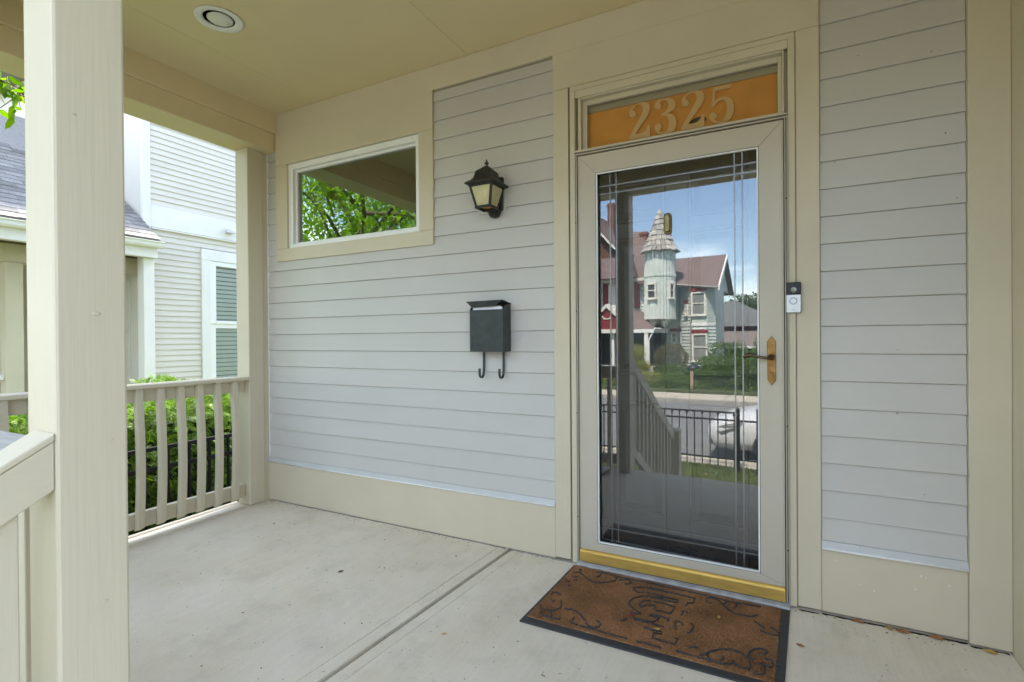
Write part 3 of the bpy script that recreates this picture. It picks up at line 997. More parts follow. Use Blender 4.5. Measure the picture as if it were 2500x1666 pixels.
rail = thing('porch_railing', 'beige wooden railing with bowed balusters closing the far end of the porch', 'railing', (-2.45, -1.03, 0))
build('top_rail', MB().box(-2.520, -2.372, -1.904, -.174, .884, .907), 'beige_wood_y', rail, bevel=.004)
build('apron', MB().box(-2.470, -2.4325, -1.904, -.174, .802, .8835), 'beige_wood_y', rail, bevel=.002)
build('bottom_rail', MB().box(-2.470, -2.4325, -1.904, -.174, .058, .150), 'beige_wood_y', rail, bevel=.003)
for k in range(14):
    baluster(rail, 'baluster', -2.432, -2.394, -.268 - .1185 * k, .048, .8835, .022)

rail2 = thing('porch_railing', 'beige front railing with weathered grey cap left of the big porch post', 'railing', (-1.43, -1.96, 0))
build('cap_board', MB().box(-2.394, -.466, -2.010, -1.872, .886, .909), 'grey_cap', rail2, bevel=.003)
build('cap_nosing', MB().tube([(-2.394, -2.016, .893), (-.466, -2.016, .893)], .0155, 12), 'vinyl_white', rail2, smooth=True)
build('apron', MB().box(-2.394, -.466, -1.975, -1.9375, .80, .8855), 'beige_wood', rail2, bevel=.002)
build('bottom_rail', MB().box(-2.394, -.466, -1.975, -1.9375, .03, .118), 'beige_wood', rail2, bevel=.003)
for k in range(16):
    xc = -.53 - .117 * k
    build('baluster', MB().box(xc - .019, xc + .019, -1.937, -1.900, .02, .8855), 'beige_wood', rail2, bevel=.003)

stair = thing('stair_railing', 'beige sloping stair railing running down from the big porch post', 'railing', (-.40, -2.8, G))
S = .602


def slope_board(x0, x1, ya, yb, ztop, h, m, name):
    f = lambda y: ztop + S * (y + 2.024)
    mb = MB().hexa([(x0, yb, f(yb) - h), (x1, yb, f(yb) - h), (x1, ya, f(ya) - h), (x0, ya, f(ya) - h),
                    (x0, yb, f(yb)), (x1, yb, f(yb)), (x1, ya, f(ya)), (x0, ya, f(ya))])
    return build(name, mb, m, stair, bevel=.003)


slope_board(-.430, -.342, -2.0245, -3.536, .985, .016, 'beige_wood_y', 'handrail')
slope_board(-.395, -.344, -2.0245, -3.536, .9685, .095, 'beige_wood_y', 'rail_board')
slope_board(-.395, -.344, -2.0245, -3.536, .19, .09, 'beige_wood_y', 'bottom_board')
for k in range(11):
    y = -2.098 - .128 * k
    z1 = .9685 - .095 + S * (y + 2.024)
    z0 = .19 + S * (y + 2.024)
    build('baluster', MB().box(-.396, -.352, y - .022, y + .022, z0 - .02, z1 + .012), 'beige_wood', stair, bevel=.003)
build('newel_post', MB().box(-.425, -.295, -3.665, -3.537, G, .085), 'beige_wood', stair, bevel=.004)
build('newel_cap', MB().hexa([(-.440, -3.680, .0855), (-.280, -3.680, .0855), (-.280, -3.522, .0855), (-.440, -3.522, .0855),
                              (-.405, -3.645, .115), (-.315, -3.645, .115), (-.315, -3.557, .115), (-.405, -3.557, .115)]), 'beige_wood', stair, bevel=.003)

# ------------------------------------------------------------------ things on and by the wall
lan = thing('wall_lantern', 'black metal wall lantern with amber glass on the grey siding', 'lantern', (-.475, -.11, 1.85))
cx, cy = -.475, -.112


def ring(h, z):
    return [(cx - h, cy - h, z), (cx + h, cy - h, z), (cx + h, cy + h, z), (cx - h, cy + h, z)]


cap_prof = [(.076, 1.984), (.087, 1.989), (.089, 1.995), (.080, 2.003), (.066, 2.012), (.054, 2.026), (.048, 2.046), (.045, 2.062), (.038, 2.070), (.026, 2.080), (.014, 2.092), (.006, 2.097)]
cm = MB()
for i, (h, z) in enumerate(cap_prof):
    cm.v += ring(h, z)
    if i:
        for k in range(4):
            cm.f.append(((i - 1) * 4 + k, (i - 1) * 4 + (k + 1) % 4, i * 4 + (k + 1) % 4, i * 4 + k))
cm.f += [(3, 2, 1, 0), tuple(len(cm.v) - 4 + k for k in range(4))]
build('cap', cm, 'black_metal', lan, bevel=.0015)
build('finial', MB().lathe([(.006, 0), (.005, .006), (.012, .012), (.0125, .016), (.005, .021), (.0055, .026), (.002, .036), (0, .037)], (cx, cy, 2.096), 14), 'black_metal', lan, smooth=True)
ht, hb, zt, zb = .072, .046, 1.985, 1.868
fm = MB()
for sx, sy in ((-1, -1), (1, -1), (1, 1), (-1, 1)):
    w = .012
    a = [(cx + sx * ht, cy + sy * ht), (cx + sx * (ht - w), cy + sy * ht), (cx + sx * (ht - w), cy + sy * (ht - w)), (cx + sx * ht, cy + sy * (ht - w))]
    b = [(cx + sx * hb, cy + sy * hb), (cx + sx * (hb - w), cy + sy * hb), (cx + sx * (hb - w), cy + sy * (hb - w)), (cx + sx * hb, cy + sy * (hb - w))]
    fm.hexa([(p[0], p[1], zb) for p in b] + [(p[0], p[1], zt) for p in a])
fm.box(cx - ht, cx + ht, cy - ht, cy - ht + .010, zt - .010, zt).box(cx - ht, cx + ht, cy + ht - .010, cy + ht, zt - .010, zt)
fm.box(cx - ht, cx - ht + .010, cy - ht + .0102, cy + ht - .0102, zt - .010, zt).box(cx + ht - .010, cx + ht, cy - ht + .0102, cy + ht - .0102, zt - .010, zt)
fm.box(cx - hb - .002, cx + hb + .002, cy - hb - .002, cy - hb + .009, zb - .006, zb + .008).box(cx - hb - .002, cx + hb + .002, cy + hb - .009, cy + hb + .002, zb - .006, zb + .008)
fm.box(cx - hb - .002, cx - hb + .009, cy - hb + .0092, cy + hb - .0092, zb - .006, zb + .008).box(cx + hb - .009, cx + hb + .002, cy - hb + .0092, cy + hb - .0092, zb - .006, zb + .008)
build('frame', fm, 'black_metal', lan, bevel=.0012)
ht2, hb2 = ht - .006, hb - .006
for (ax, ay), (bx, by) in (((-1, -1), (1, -1)), ((1, -1), (1, 1)), ((1, 1), (-1, 1)), ((-1, 1), (-1, -1))):
    q = [(cx + ax * hb2, cy + ay * hb2, zb), (cx + bx * hb2, cy + by * hb2, zb), (cx + bx * ht2, cy + by * ht2, zt - .004), (cx + ax * ht2, cy + ay * ht2, zt - .004)]
    nrm = Vector(((ax + bx) / 2, (ay + by) / 2, 0)).normalized() * .002
    build('pane', MB().hexa([q[0], q[1], tuple(Vector(q[1]) - nrm), tuple(Vector(q[0]) - nrm), q[3], q[2], tuple(Vector(q[2]) - nrm), tuple(Vector(q[3]) - nrm)]), 'amber_glass', lan)
build('reflector', MB().box(cx - hb + .010, cx + hb - .010, cy - hb + .010, cy + hb - .010, zb + .010, zb + .013), 'amber_inner', lan)
bk = [(cx + .034 * math.cos(a), 1.862 + .030 * math.sin(a)) for a in np.linspace(PI, 2 * PI, 13)] + [(cx + .050, 1.872), (cx + .055, 2.05), (cx - .055, 2.05), (cx - .050, 1.872)]
build('back_plate', MB().prism(bk, lambda p, t: (p[0], t, p[1]), -.040, -.0165), 'black_metal', lan, bevel=.002)
mblk = MB().box(-.590, -.413, -.0135, .0, 1.868, 2.075).box(-.583, -.420, -.0165, -.0137, 1.876, 2.068)
build('mounting_block', mblk, 'siding', lan, bevel=.002)

mail = thing('mailbox', 'dark metal wall mailbox with open lid and two newspaper hooks', 'mailbox', (-.492, -.05, 1.09))
mx0, mx1, my0, my1, mz0, mz1 = -.597, -.387, -.102, -.012, 1.092, 1.352
bx = MB()
t = .003
bx.box(mx0, mx1, my0, my0 + t, mz0, 1.321).box(mx0, mx1, my1 - t, my1, mz0, mz1).box(mx0 + t, mx1 - t, my0 + t, my1 - t, mz0, mz0 + t)
for xa in (mx0, mx1 - t):
    bx.prism([(my0 + t, mz0), (my1 - t, mz0), (my1 - t, mz1), (my0 + .022, 1.343), (my0 + t, 1.324)], lambda p, q: (q, p[0], p[1]), xa, xa + t)
build('body', bx, 'mailbox_metal', mail, bevel=.0012)
build('seam', MB().box(mx0 + .014, mx1 - .014, my0 - .0012, my0 - .0002, mz0 + .018, mz0 + .0215).box(mx0 + .014, mx0 + .0175, my0 - .0012, my0 - .0002, mz0 + .022, mz0 + .09), 'mailbox_metal', mail)
ld = MB()
f2 = [(mx0 - .014, my0 - .016, 1.368), (mx1 + .006, my0 - .016, 1.371), (mx1 + .004, my1, 1.356), (mx0 - .004, my1, 1.355)]
ld.hexa([(p[0], p[1], p[2] - .003) for p in f2] + f2)
ld.hexa([(mx0 + .018, my0 - .004, 1.334), (mx1 - .048, my0 - .004, 1.341), (mx1 - .048, my0 - .001, 1.341), (mx0 + .018, my0 - .001, 1.334),
         (mx0 - .012, my0 - .0155, 1.366), (mx1 + .004, my0 - .0155, 1.369), (mx1 + .004, my0 - .0125, 1.369), (mx0 - .012, my0 - .0125, 1.366)])
build('lid', ld, 'mailbox_metal', mail, bevel=.0008)
for hxk in (-.556, -.430):
    pts = [(hxk, -.018, 1.088), (hxk, -.019, 1.03), (hxk, -.020, .985), (hxk, -.024, .962), (hxk, -.034, .948), (hxk, -.047, .944), (hxk, -.059, .950), (hxk, -.066, .965), (hxk, -.068, .985), (hxk, -.066, .998)]
    build('hook', MB().ribbon(pts, .014, (1, 0, 0), .003), 'mailbox_metal', mail, smooth=False)
env = tag(build('letter', MB().box(mx0 + .012, mx1 - .014, -.088, -.082, 1.13, 1.336).box(mx0 + .02, mx1 - .03, -.075, -.071, 1.14, 1.342), 'paper'),
          'white letters sticking up out of the dark mailbox', 'letter')

bell = thing('video_doorbell', 'silver and black video doorbell with round button on the door casing', 'doorbell', (.975, -.03, 1.26))


def rrect(x0, x1, z0, z1, r, n=5):
    out = []
    for (px, pz, a0) in ((x1 - r, z1 - r, 0), (x0 + r, z1 - r, PI / 2), (x0 + r, z0 + r, PI), (x1 - r, z0 + r, 1.5 * PI)):
        for k in range(n + 1):
            a = a0 + PI / 2 * k / n
            out.append((px + r * math.cos(a), pz + r * math.sin(a)))
    return out


fy = lambda p, q: (p[0], q, p[1])
build('back_box', MB().prism(rrect(.947, 1.003, 1.262, 1.392, .005), fy, -.036, -.0182), 'black_plastic', bell, bevel=.001)
build('camera_face', MB().prism(rrect(.948, 1.002, 1.340, 1.391, .005), fy, -.046, -.0362), 'black_plastic', bell, bevel=.002)
build('camera_lens', MB().prism([(.975 + .011 * math.cos(a), 1.359 + .011 * math.sin(a)) for a in np.linspace(0, 2 * PI, 20, endpoint=False)], fy, -.0475, -.0462), 'car_glass', bell)
build('face_plate', MB().prism(rrect(.948, 1.002, 1.263, 1.339, .005), fy, -.0462, -.0362), 'silver_plastic', bell, bevel=.002)
rg = MB()
n = 28
for k in range(n):
    a, b = 2 * PI * k / n, 2 * PI * (k + 1) / n
    rg.prism([(.974 + .0115 * math.cos(a), 1.312 + .0115 * math.sin(a)), (.974 + .0150 * math.cos(a), 1.312 + .0150 * math.sin(a)), (.974 + .0150 * math.cos(b), 1.312 + .0150 * math.sin(b)), (.974 + .0115 * math.cos(b), 1.312 + .0115 * math.sin(b))], fy, -.0472, -.0464)
build('button_ring', rg, 'ring_grey', bell)
build('button', MB().prism([(.974 + .0113 * math.cos(a), 1.312 + .0113 * math.sin(a)) for a in np.linspace(0, 2 * PI, 24, endpoint=False)], fy, -.0474, -.0464), 'silver_plastic', bell)
# small faint maker's word under the button: r i n g
wd = MB()
for dx, h in ((0, .0035), (.0035, .005), (.0055, .0035), (.0085, .0035)):
    wd.box(.968 + dx, .9688 + dx, -.0468, -.0464, 1.2735, 1.2735 + h)
wd.box(.9688, .9705, -.0468, -.0464, 1.2763, 1.277).box(.9743, .9762, -.0468, -.0464, 1.2763, 1.277).box(.9773, .9795, -.0468, -.0464, 1.2763, 1.277).box(.9795, .9803, -.0468, -.0464, 1.2715, 1.277).box(.9773, .9795, -.0468, -.0464, 1.2715, 1.2722)
build('lettering', wd, 'ring_grey', bell)

can = thing('recessed_light', 'white round recessed light in the porch ceiling', 'ceiling light', (-1.585, -.882, 2.79))
cc_ = (-1.585, -.882, 2.7902)
build('trim_ring', MB().lathe([(.075, 0), (.108, -.001), (.112, -.004), (.106, -.0065), (.082, -.0065), (.0735, -.002), (.072, .03), (.0705, .03), (.072, 0)], cc_, 40), 'lamp_white', can, smooth=True)
build('inner_baffle', MB().lathe([(.0755, .0035), (.064, .006), (.0, .007)], cc_, 32), 'lamp_white', can, smooth=True)
build('lamp_lens', MB().lathe([(.0, -.012), (.030, -.0115), (.050, -.009), (.059, -.003), (.061, .0055)], (cc_[0] + .003, cc_[1] + .004, cc_[2]), 32), 'lens_white', can, smooth=True)

# ------------------------------------------------------------------ door mat
MAT = [[(0.032, -0.104), (0.043, -0.102), (0.044, -0.132), (0.067, -0.147), (0.1, -0.177), (0.128, -0.195), (0.161, -0.194), (0.191, -0.174), (0.222, -0.145), (0.23, -0.119), (0.218, -0.1)], [(0.119, -0.094), (0.155, -0.088), (0.22, -0.096), (0.296, -0.094), (0.368, -0.089), (0.441, -0.09)], [(0.24, -0.122), (0.278, -0.106), (0.301, -0.116), (0.293, -0.143), (0.275, -0.151)], [(0.024, -0.186), (0.046, -0.186), (0.052, -0.176)], [(0.043, -0.216), (0.063, -0.21)], [(0.017, -0.247), (0.037, -0.237)], [(0.042, -0.279), (0.054, -0.274)], [(0.134, -0.139), (0.146, -0.129), (0.147, -0.11)], [(0.176, -0.129), (0.184, -0.128)], [(0.022, -0.147), (0.044, -0.136)], [(0.003, -0.387), (0.004, -0.367), (0.016, -0.358), (0.035, -0.367), (0.046, -0.375)], [(0.02, -0.425), (0.035, -0.439), (0.04, -0.427)], [(-0.004, -0.487), (0.009, -0.51), (0.032, -0.515), (0.062, -0.503), (0.08, -0.477), (0.08, -0.449), (0.062, -0.416)], [(0.019, -0.531), (0.02, -0.552), (0.043, -0.554), (0.078, -0.556), (0.101, -0.557), (0.115, -0.55)], [(0.056, -0.515), (0.068, -0.539), (0.077, -0.553)], [(0.1, -0.47), (0.128, -0.462), (0.152, -0.466), (0.182, -0.487), (0.206, -0.515), (0.231, -0.544), (0.254, -0.55), (0.272, -0.538), (0.274, -0.517), (0.262, -0.5), (0.249, -0.496)], [(0.151, -0.543), (0.166, -0.554), (0.186, -0.559), (0.194, -0.555)], [(0.16, -0.538), (0.162, -0.514)], [(0.203, -0.56), (0.25, -0.559), (0.302, -0.562), (0.353, -0.563), (0.396, -0.562)], [(0.43, -0.563), (0.472, -0.56), (0.522, -0.564)], [(0.45, -0.135), (0.392, -0.134), (0.347, -0.15), (0.319, -0.171), (0.349, -0.201), (0.375, -0.185), (0.417, -0.183), (0.459, -0.184)], [(0.463, -0.203), (0.409, -0.211), (0.371, -0.225), (0.345, -0.256), (0.334, -0.295), (0.339, -0.319), (0.36, -0.337), (0.386, -0.36), (0.4, -0.362), (0.401, -0.372), (0.38, -0.377), (0.359, -0.377), (0.37, -0.399), (0.394, -0.413), (0.427, -0.412), (0.459, -0.407), (0.475, -0.378), (0.478, -0.366), (0.443, -0.367)], [(0.416, -0.245), (0.394, -0.256), (0.38, -0.278), (0.381, -0.304), (0.394, -0.314), (0.404, -0.289), (0.442, -0.279), (0.445, -0.306)], [(0.427, -0.245), (0.471, -0.247)], [(0.337, -0.449), (0.349, -0.449), (0.358, -0.426)], [(0.385, -0.42), (0.416, -0.42), (0.444, -0.422)], [(0.457, -0.42), (0.505, -0.424)], [(0.435, -0.459), (0.475, -0.463), (0.504, -0.459), (0.505, -0.477), (0.478, -0.479), (0.479, -0.516), (0.522, -0.515)], [(0.366, -0.091), (0.428, -0.092), (0.494, -0.095), (0.558, -0.094), (0.618, -0.094), (0.663, -0.098), (0.71, -0.103), (0.768, -0.099), (0.846, -0.094)], [(0.378, -0.142), (0.447, -0.142), (0.51, -0.138), (0.553, -0.139), (0.586, -0.143), (0.585, -0.187), (0.562, -0.196), (0.56, -0.219)], [(0.387, -0.186), (0.405, -0.184)], [(0.444, -0.188), (0.524, -0.19), (0.523, -0.213), (0.466, -0.215), (0.393, -0.213)], [(0.428, -0.244), (0.475, -0.246), (0.519, -0.251), (0.512, -0.312), (0.452, -0.312)], [(0.552, -0.271), (0.575, -0.271)], [(0.554, -0.308), (0.554, -0.27)], [(0.438, -0.369), (0.441, -0.353), (0.473, -0.351), (0.515, -0.358), (0.51, -0.377)], [(0.448, -0.46), (0.479, -0.46)], [(0.548, -0.353), (0.566, -0.366), (0.573, -0.378)], [(0.541, -0.357), (0.543, -0.399), (0.551, -0.418)], [(0.598, -0.347), (0.609, -0.361), (0.61, -0.386), (0.604, -0.413), (0.596, -0.427)], [(0.504, -0.518), (0.536, -0.518), (0.565, -0.516), (0.568, -0.478), (0.554, -0.48)], [(0.614, -0.517), (0.628, -0.503), (0.645, -0.504)], [(0.575, -0.555), (0.606, -0.558), (0.638, -0.559), (0.675, -0.558), (0.709, -0.562), (0.742, -0.558), (0.763, -0.548), (0.768, -0.524)], [(0.659, -0.544), (0.679, -0.518), (0.702, -0.491), (0.723, -0.472), (0.754, -0.46), (0.788, -0.464), (0.809, -0.482), (0.823, -0.509), (0.823, -0.542)], [(0.682, -0.524), (0.682, -0.541), (0.697, -0.558)], [(0.727, -0.543), (0.735, -0.528), (0.732, -0.517)], [(0.768, -0.522), (0.771, -0.542), (0.793, -0.553), (0.823, -0.55)], [(0.813, -0.471), (0.817, -0.447), (0.829, -0.423), (0.851, -0.407), (0.869, -0.407), (0.875, -0.42), (0.867, -0.435), (0.849, -0.44)], [(0.817, -0.469), (0.827, -0.49), (0.842, -0.499)], [(0.853, -0.502), (0.887, -0.506), (0.895, -0.485), (0.887, -0.464), (0.867, -0.461)], [(0.834, -0.561), (0.855, -0.562), (0.869, -0.551), (0.868, -0.515)], [(0.657, -0.151), (0.641, -0.153), (0.63, -0.137), (0.634, -0.115), (0.658, -0.106), (0.684, -0.119), (0.706, -0.152), (0.726, -0.178), (0.75, -0.195), (0.778, -0.195), (0.813, -0.192), (0.835, -0.167)], [(0.704, -0.131), (0.716, -0.11), (0.739, -0.098), (0.756, -0.115), (0.747, -0.143)], [(0.824, -0.22), (0.849, -0.245), (0.864, -0.256)], [(0.85, -0.281), (0.871, -0.289), (0.897, -0.288), (0.911, -0.286)], [(0.885, -0.238), (0.904, -0.254), (0.913, -0.275)]]
mat_t = thing('doormat', 'brown coir doormat with dark scroll pattern and black rubber border', 'doormat', (.46, -.33, 0))


def quad_slab(c, z0, z1):
    zf = lambda p: floor_z(p[1])
    return MB().hexa([(p[0], p[1], zf(p) + z0) for p in c] + [(p[0], p[1], zf(p) + z1) for p in c])


FL, FR, BR, BL = (-.040, -.622), (.926, -.618), (.956, -.056), (-.012, -.054)
build('rubber_base', quad_slab((FL, FR, BR, BL), .0005, .007), 'rubber', mat_t, bevel=.002)
cFL, cFR, cBR, cBL = (-.020, -.583), (.897, -.583), (.922, -.066), (.000, -.064)
# coir pile: many short upright tufts over a low pad
rngm = np.random.default_rng(5)
build('coir_pad', quad_slab((cFL, cFR, cBR, cBL), .0071, .0095), 'coir', mat_t)
lines = []
for pl_ in MAT:
    p = [Vector(q) for q in pl_]
    for a, b in zip(p[:-1], p[1:]):
        k = max(1, int((b - a).length / .004))
        for i in range(k + 1):
            q = a.lerp(b, i / k)
            lines.append((q.x, q.y))
lines = np.array(lines)
NT = 30000
uv = rngm.random((NT, 2))
P0, P1, P2, P3 = map(np.array, (cFL, cFR, cBR, cBL))
xy = (P0 * (1 - uv[:, :1]) + P1 * uv[:, :1]) * (1 - uv[:, 1:]) + (P3 * (1 - uv[:, :1]) + P2 * uv[:, :1]) * uv[:, 1:]
xy += rngm.normal(0, .0022, xy.shape) * (np.minimum(np.minimum(uv, 1 - uv).min(1), .03) < .012)[:, None]
# tufts keep off the moulded lines
keep = np.ones(NT, bool)
cell = {}
for lx, ly in lines:
    cell.setdefault((int(lx // .02), int(ly // .02)), []).append((lx, ly))
for i, (x, y) in enumerate(xy):
    cxk, cyk = int(x // .02), int(y // .02)
    for a in (-1, 0, 1):
        for b in (-1, 0, 1):
            for lx, ly in cell.get((cxk + a, cyk + b), ()):
                if (x - lx) ** 2 + (y - ly) ** 2 < 1.1e-5:
                    keep[i] = False
xy = xy[keep]
nt = len(xy)
an = rngm.uniform(0, 2 * PI, nt)
w = rngm.uniform(.0016, .0030, nt)
h = rngm.uniform(.0045, .0085, nt)
base = np.stack([xy[:, 0], xy[:, 1], floor_z(-1) * -xy[:, 1] + .0090], 1)
dx = np.stack([np.cos(an) * w, np.sin(an) * w, np.zeros(nt)], 1)
tip = base + np.stack([rngm.normal(0, .0022, nt), rngm.normal(0, .0022, nt), h], 1)
tri = np.stack([base - dx, base + dx, tip], 1).reshape(-1, 3)
tag(np_mesh('coir_pile', tri, 3, 'coir', mat_t), kind='stuff')
ln = MB()
for pl_ in MAT:
    ln.tube([(x, y, floor_z(y) + .0140) for x, y in pl_], .0031, 6)
build('moulded_scroll', ln, 'rubber', mat_t, smooth=True)

# ------------------------------------------------------------------ small litter on the floor


def dry_leaf(x, y, size, ang, m, label, group=None, z=None, curl=.35):
    pts = [(0, -.5), (.22, -.25), (.30, .05), (.16, .35), (0, .55), (-.16, .35), (-.30, .05), (-.22, -.25)]
    mb = MB()
    vs = [(0, 0, .02)] + [(px, py, .02 + curl * (px * px) * 2 + .12 * py * py) for px, py in pts]
    ca, sa = math.cos(ang), math.sin(ang)
    zz = floor_z(y) + .0015 if z is None else z
    vs = [((vx * ca - vy * sa) * size, (vx * sa + vy * ca) * size, vz * size) for vx, vy, vz in vs]
    n = len(vs)
    vs2 = vs + [(a, b, c + .0006) for a, b, c in vs]
    fs = [(0, k, k % 8 + 1) for k in range(1, 9)] + [(n, n + k % 8 + 1, n + k) for k in range(1, 9)]
    fs += [(k, n + k, n + k % 8 + 1, k % 8 + 1) for k in range(1, 9)]
    mb.add(vs2, fs)
    o = link_mesh('dry_leaf', mb.mesh('dry_leaf'), m, loc=(x, y, zz))
    return tag(o, label, 'leaf', group)


for x, y, s, a, m, lb in ((1.20, -.022, .045, 1.2, 'leaf_brown', 'brown dry leaf under the right skirt board, nearest to the door casing'), (1.30, -.024, .04, .4, 'leaf_yellow', 'yellow crumbling leaf in the middle of the crack under the right skirt board'),
                          (1.345, -.028, .05, 1.7, 'leaf_brown', 'brown leaf touching the yellow one under the right skirt board'), (1.45, -.024, .05, 1.4, 'leaf_brown', 'brown leaf under the right skirt board, nearest to the pilaster')):
    dry_leaf(x, y, s, a, m, lb, 'dry leaves along the right wall')
dry_leaf(1.60, -.045, .045, 1.3, 'leaf_yellow', 'yellow dry leaf at the foot of the right pilaster')
dry_leaf(.985, -.30, .03, 1.2, 'leaf_brown', 'small brown leaf beside the right edge of the doormat')
dry_leaf(.37, -.405, .025, .4, 'leaf_red', 'dark red leaf on the doormat pattern', z=floor_z(-.405) + .017)
dry_leaf(.485, -.455, .025, 1.8, 'leaf_yellow', 'pale yellow leaf on the doormat near its middle', z=floor_z(-.455) + .017)
dry_leaf(.695, -.26, .022, .2, 'leaf_yellow', 'yellow leaf fragment on the right half of the doormat', z=floor_z(-.26) + .017)
dry_leaf(.846, -.50, .03, 2.0, 'leaf_brown', 'orange brown leaf at the front right corner of the doormat', z=floor_z(-.5) + .017)
dry_leaf(-.62, -.22, .016, .7, 'leaf_brown', 'tiny orange leaf on the concrete left of the floor joint')
dry_leaf(-.27, -.83, .022, 2.2, 'leaf_yellow', 'small tan leaf on the concrete right of the floor joint')
dry_leaf(-1.05, -.62, .03, 2.8, 'debris', 'dark twig-like leaf alone on the left concrete slab')
dry_leaf(-2.33, -.045, .03, .9, 'leaf_yellow', 'pale leaf crumbs at the foot of the end post')
dry_leaf(-1.93, -.33, .02, .3, 'debris', 'black leaf scrap on the concrete near the end post')

gr = np.random.default_rng(3)
deb = MB()
for k in range(250):
    if k < 140:
        x, y = gr.uniform(-2.35, 1.6), -abs(gr.normal(.02, .03)) - .02
    else:
        x, y = gr.uniform(-2.4, 1.6), gr.uniform(-1.4, -.05)
    if -.05 < x < .97 and y > -.64: continue
    s = gr.uniform(.0007, .0020)
    a = gr.uniform(0, PI)
    l = s * gr.uniform(1, 2.5)
    z = floor_z(y) + .0004
    ca, sa = math.cos(a), math.sin(a)
    q = [(x + ca * l - sa * s, y + sa * l + ca * s), (x - ca * l - sa * s, y - sa * l + ca * s), (x - ca * l + sa * s, y - sa * l - ca * s), (x + ca * l + sa * s, y + sa * l - ca * s)]
    deb.hexa([(p[0], p[1], z) for p in q] + [(x + (p[0] - x) * .6, y + (p[1] - y) * .6, z + s) for p in q])
tag(build('debris', deb, 'debris'), 'specks of dirt scattered over the concrete porch floor', 'dirt', kind='stuff')

# ragged open crack where floor and wall meet, mortar smear left of the door
ck = np.random.default_rng(19)


def ragged_strip(name, xa, xb, yc, wmin, wmax, m, z, hgt, step=.012):
    mb = MB()
    xs = np.arange(xa, xb, step)
    w0 = ck.uniform(wmin, wmax, len(xs))
    for i in range(len(xs) - 1):
        a, b = w0[i], w0[i + 1]
        mb.add([(xs[i], yc - a, z), (xs[i + 1], yc - b, z), (xs[i + 1], yc + .004, z), (xs[i], yc + .004, z),
                (xs[i], yc - a * .7, z + hgt), (xs[i + 1], yc - b * .7, z + hgt), (xs[i + 1], yc + .004, z + hgt), (xs[i], yc + .004, z + hgt)],
               [(4, 5, 6, 7), (0, 1, 5, 4), (1, 2, 6, 5), (3, 0, 4, 7)])
    return build(name, mb, m, porch)


ragged_strip('floor_crack', 1.075, 1.545, -.012, .001, .011, 'dark_gap', -.0002, .0012)
ragged_strip('floor_crack', 1.548, 1.665, -.028, .001, .009, 'dark_gap', -.0004, .0012)
ragged_strip('floor_crack', .990, 1.073, -.020, .001, .010, 'dark_gap', -.0002, .0012)
ragged_strip('mortar_smear', -.38, -.005, -.018, .004, .017, 'kerb_concrete', -.0002, .0035)
ragged_strip('mortar_smear', -2.36, -.42, -.0165, .001, .008, 'kerb_concrete', -.0002, .002)
# debris caught in the joint
jd = MB()
for k in range(60):
    y = ck.uniform(-1.9, -.03)
    x = jx(y) + ck.uniform(-.007, .007)
    s_ = ck.uniform(.0015, .004)
    jd.hexa([(x - s_, y - s_ * 2, -.059), (x + s_, y - s_ * 2, -.059), (x + s_, y + s_ * 2, -.059), (x - s_, y + s_ * 2, -.059),
             (x - s_ * .5, y - s_, -.03 + floor_z(y)), (x + s_ * .5, y - s_, -.03 + floor_z(y)), (x + s_ * .5, y + s_, -.03 + floor_z(y)), (x - s_ * .5, y + s_, -.03 + floor_z(y))])
tag(build('joint_dirt', jd, 'debris', porch), kind='stuff')
# specks: insects on the right siding, paint drops on the skirt board
fk = MB()
for k in range(9):
    x, z = ck.uniform(1.10, 1.53), ck.uniform(.5, 2.4)
    s_ = ck.uniform(.0008, .0016)
    fk.hexa([(x - s_, -.0112, z - s_), (x + s_, -.0112, z - s_), (x + s_, -.004, z - s_), (x - s_, -.004, z - s_), (x - s_ * .4, -.0112, z + s_), (x + s_ * 1.4, -.0112, z + s_), (x + s_, -.004, z + s_), (x - s_, -.004, z + s_)])
tag(build('siding_specks', fk, 'debris', house), kind='stuff')
pk = MB()
for k in range(8):
    x, z = ck.uniform(1.12, 1.50), ck.uniform(.05, .33)
    s_ = ck.uniform(.0012, .0035)
    yb = -.0105 if z < .272 else -.03
    pk.prism([(x + s_ * math.cos(a), z + s_ * math.sin(a) * 1.3) for a in np.linspace(0, 2 * PI, 8, endpoint=False)], lambda q, t: (q[0], t, q[1]), yb - .0008, yb + .001)
tag(build('paint_drops', pk, 'vinyl_white', house), kind='stuff')

# ------------------------------------------------------------------ house next door (left)
XN = -8.81
nh = thing('neighbour_house', 'pale clapboard house next door with white trim and grey shingled porch roof', 'house', (-12, 5, G))
ZN = G - .1


def npart(name, dims, m='white_trim', bevel=.004, parent=None):
    return build(name, MB().box(*dims), m, parent or nh, bevel=bevel)


npart('wall', (-15, XN - .16, 2.45, 12, ZN, 6.8), 'n_siding', 0)
NB = {}


def n_board(ya, yb, z, h=.1016):
    key = (round(ya, 2), round(yb, 2), round(h, 3))
    if key not in NB:
        NB[key] = MB().prism([(-.030, 0), (.017, 0), (.018, .004), (.001, h + .004), (-.030, h + .004)], lambda p, t: (XN + p[0], t, p[1]), ya, yb).mesh('siding_board')
    return link_mesh('siding_board', NB[key], 'n_siding', nh, loc=(0, 0, z))


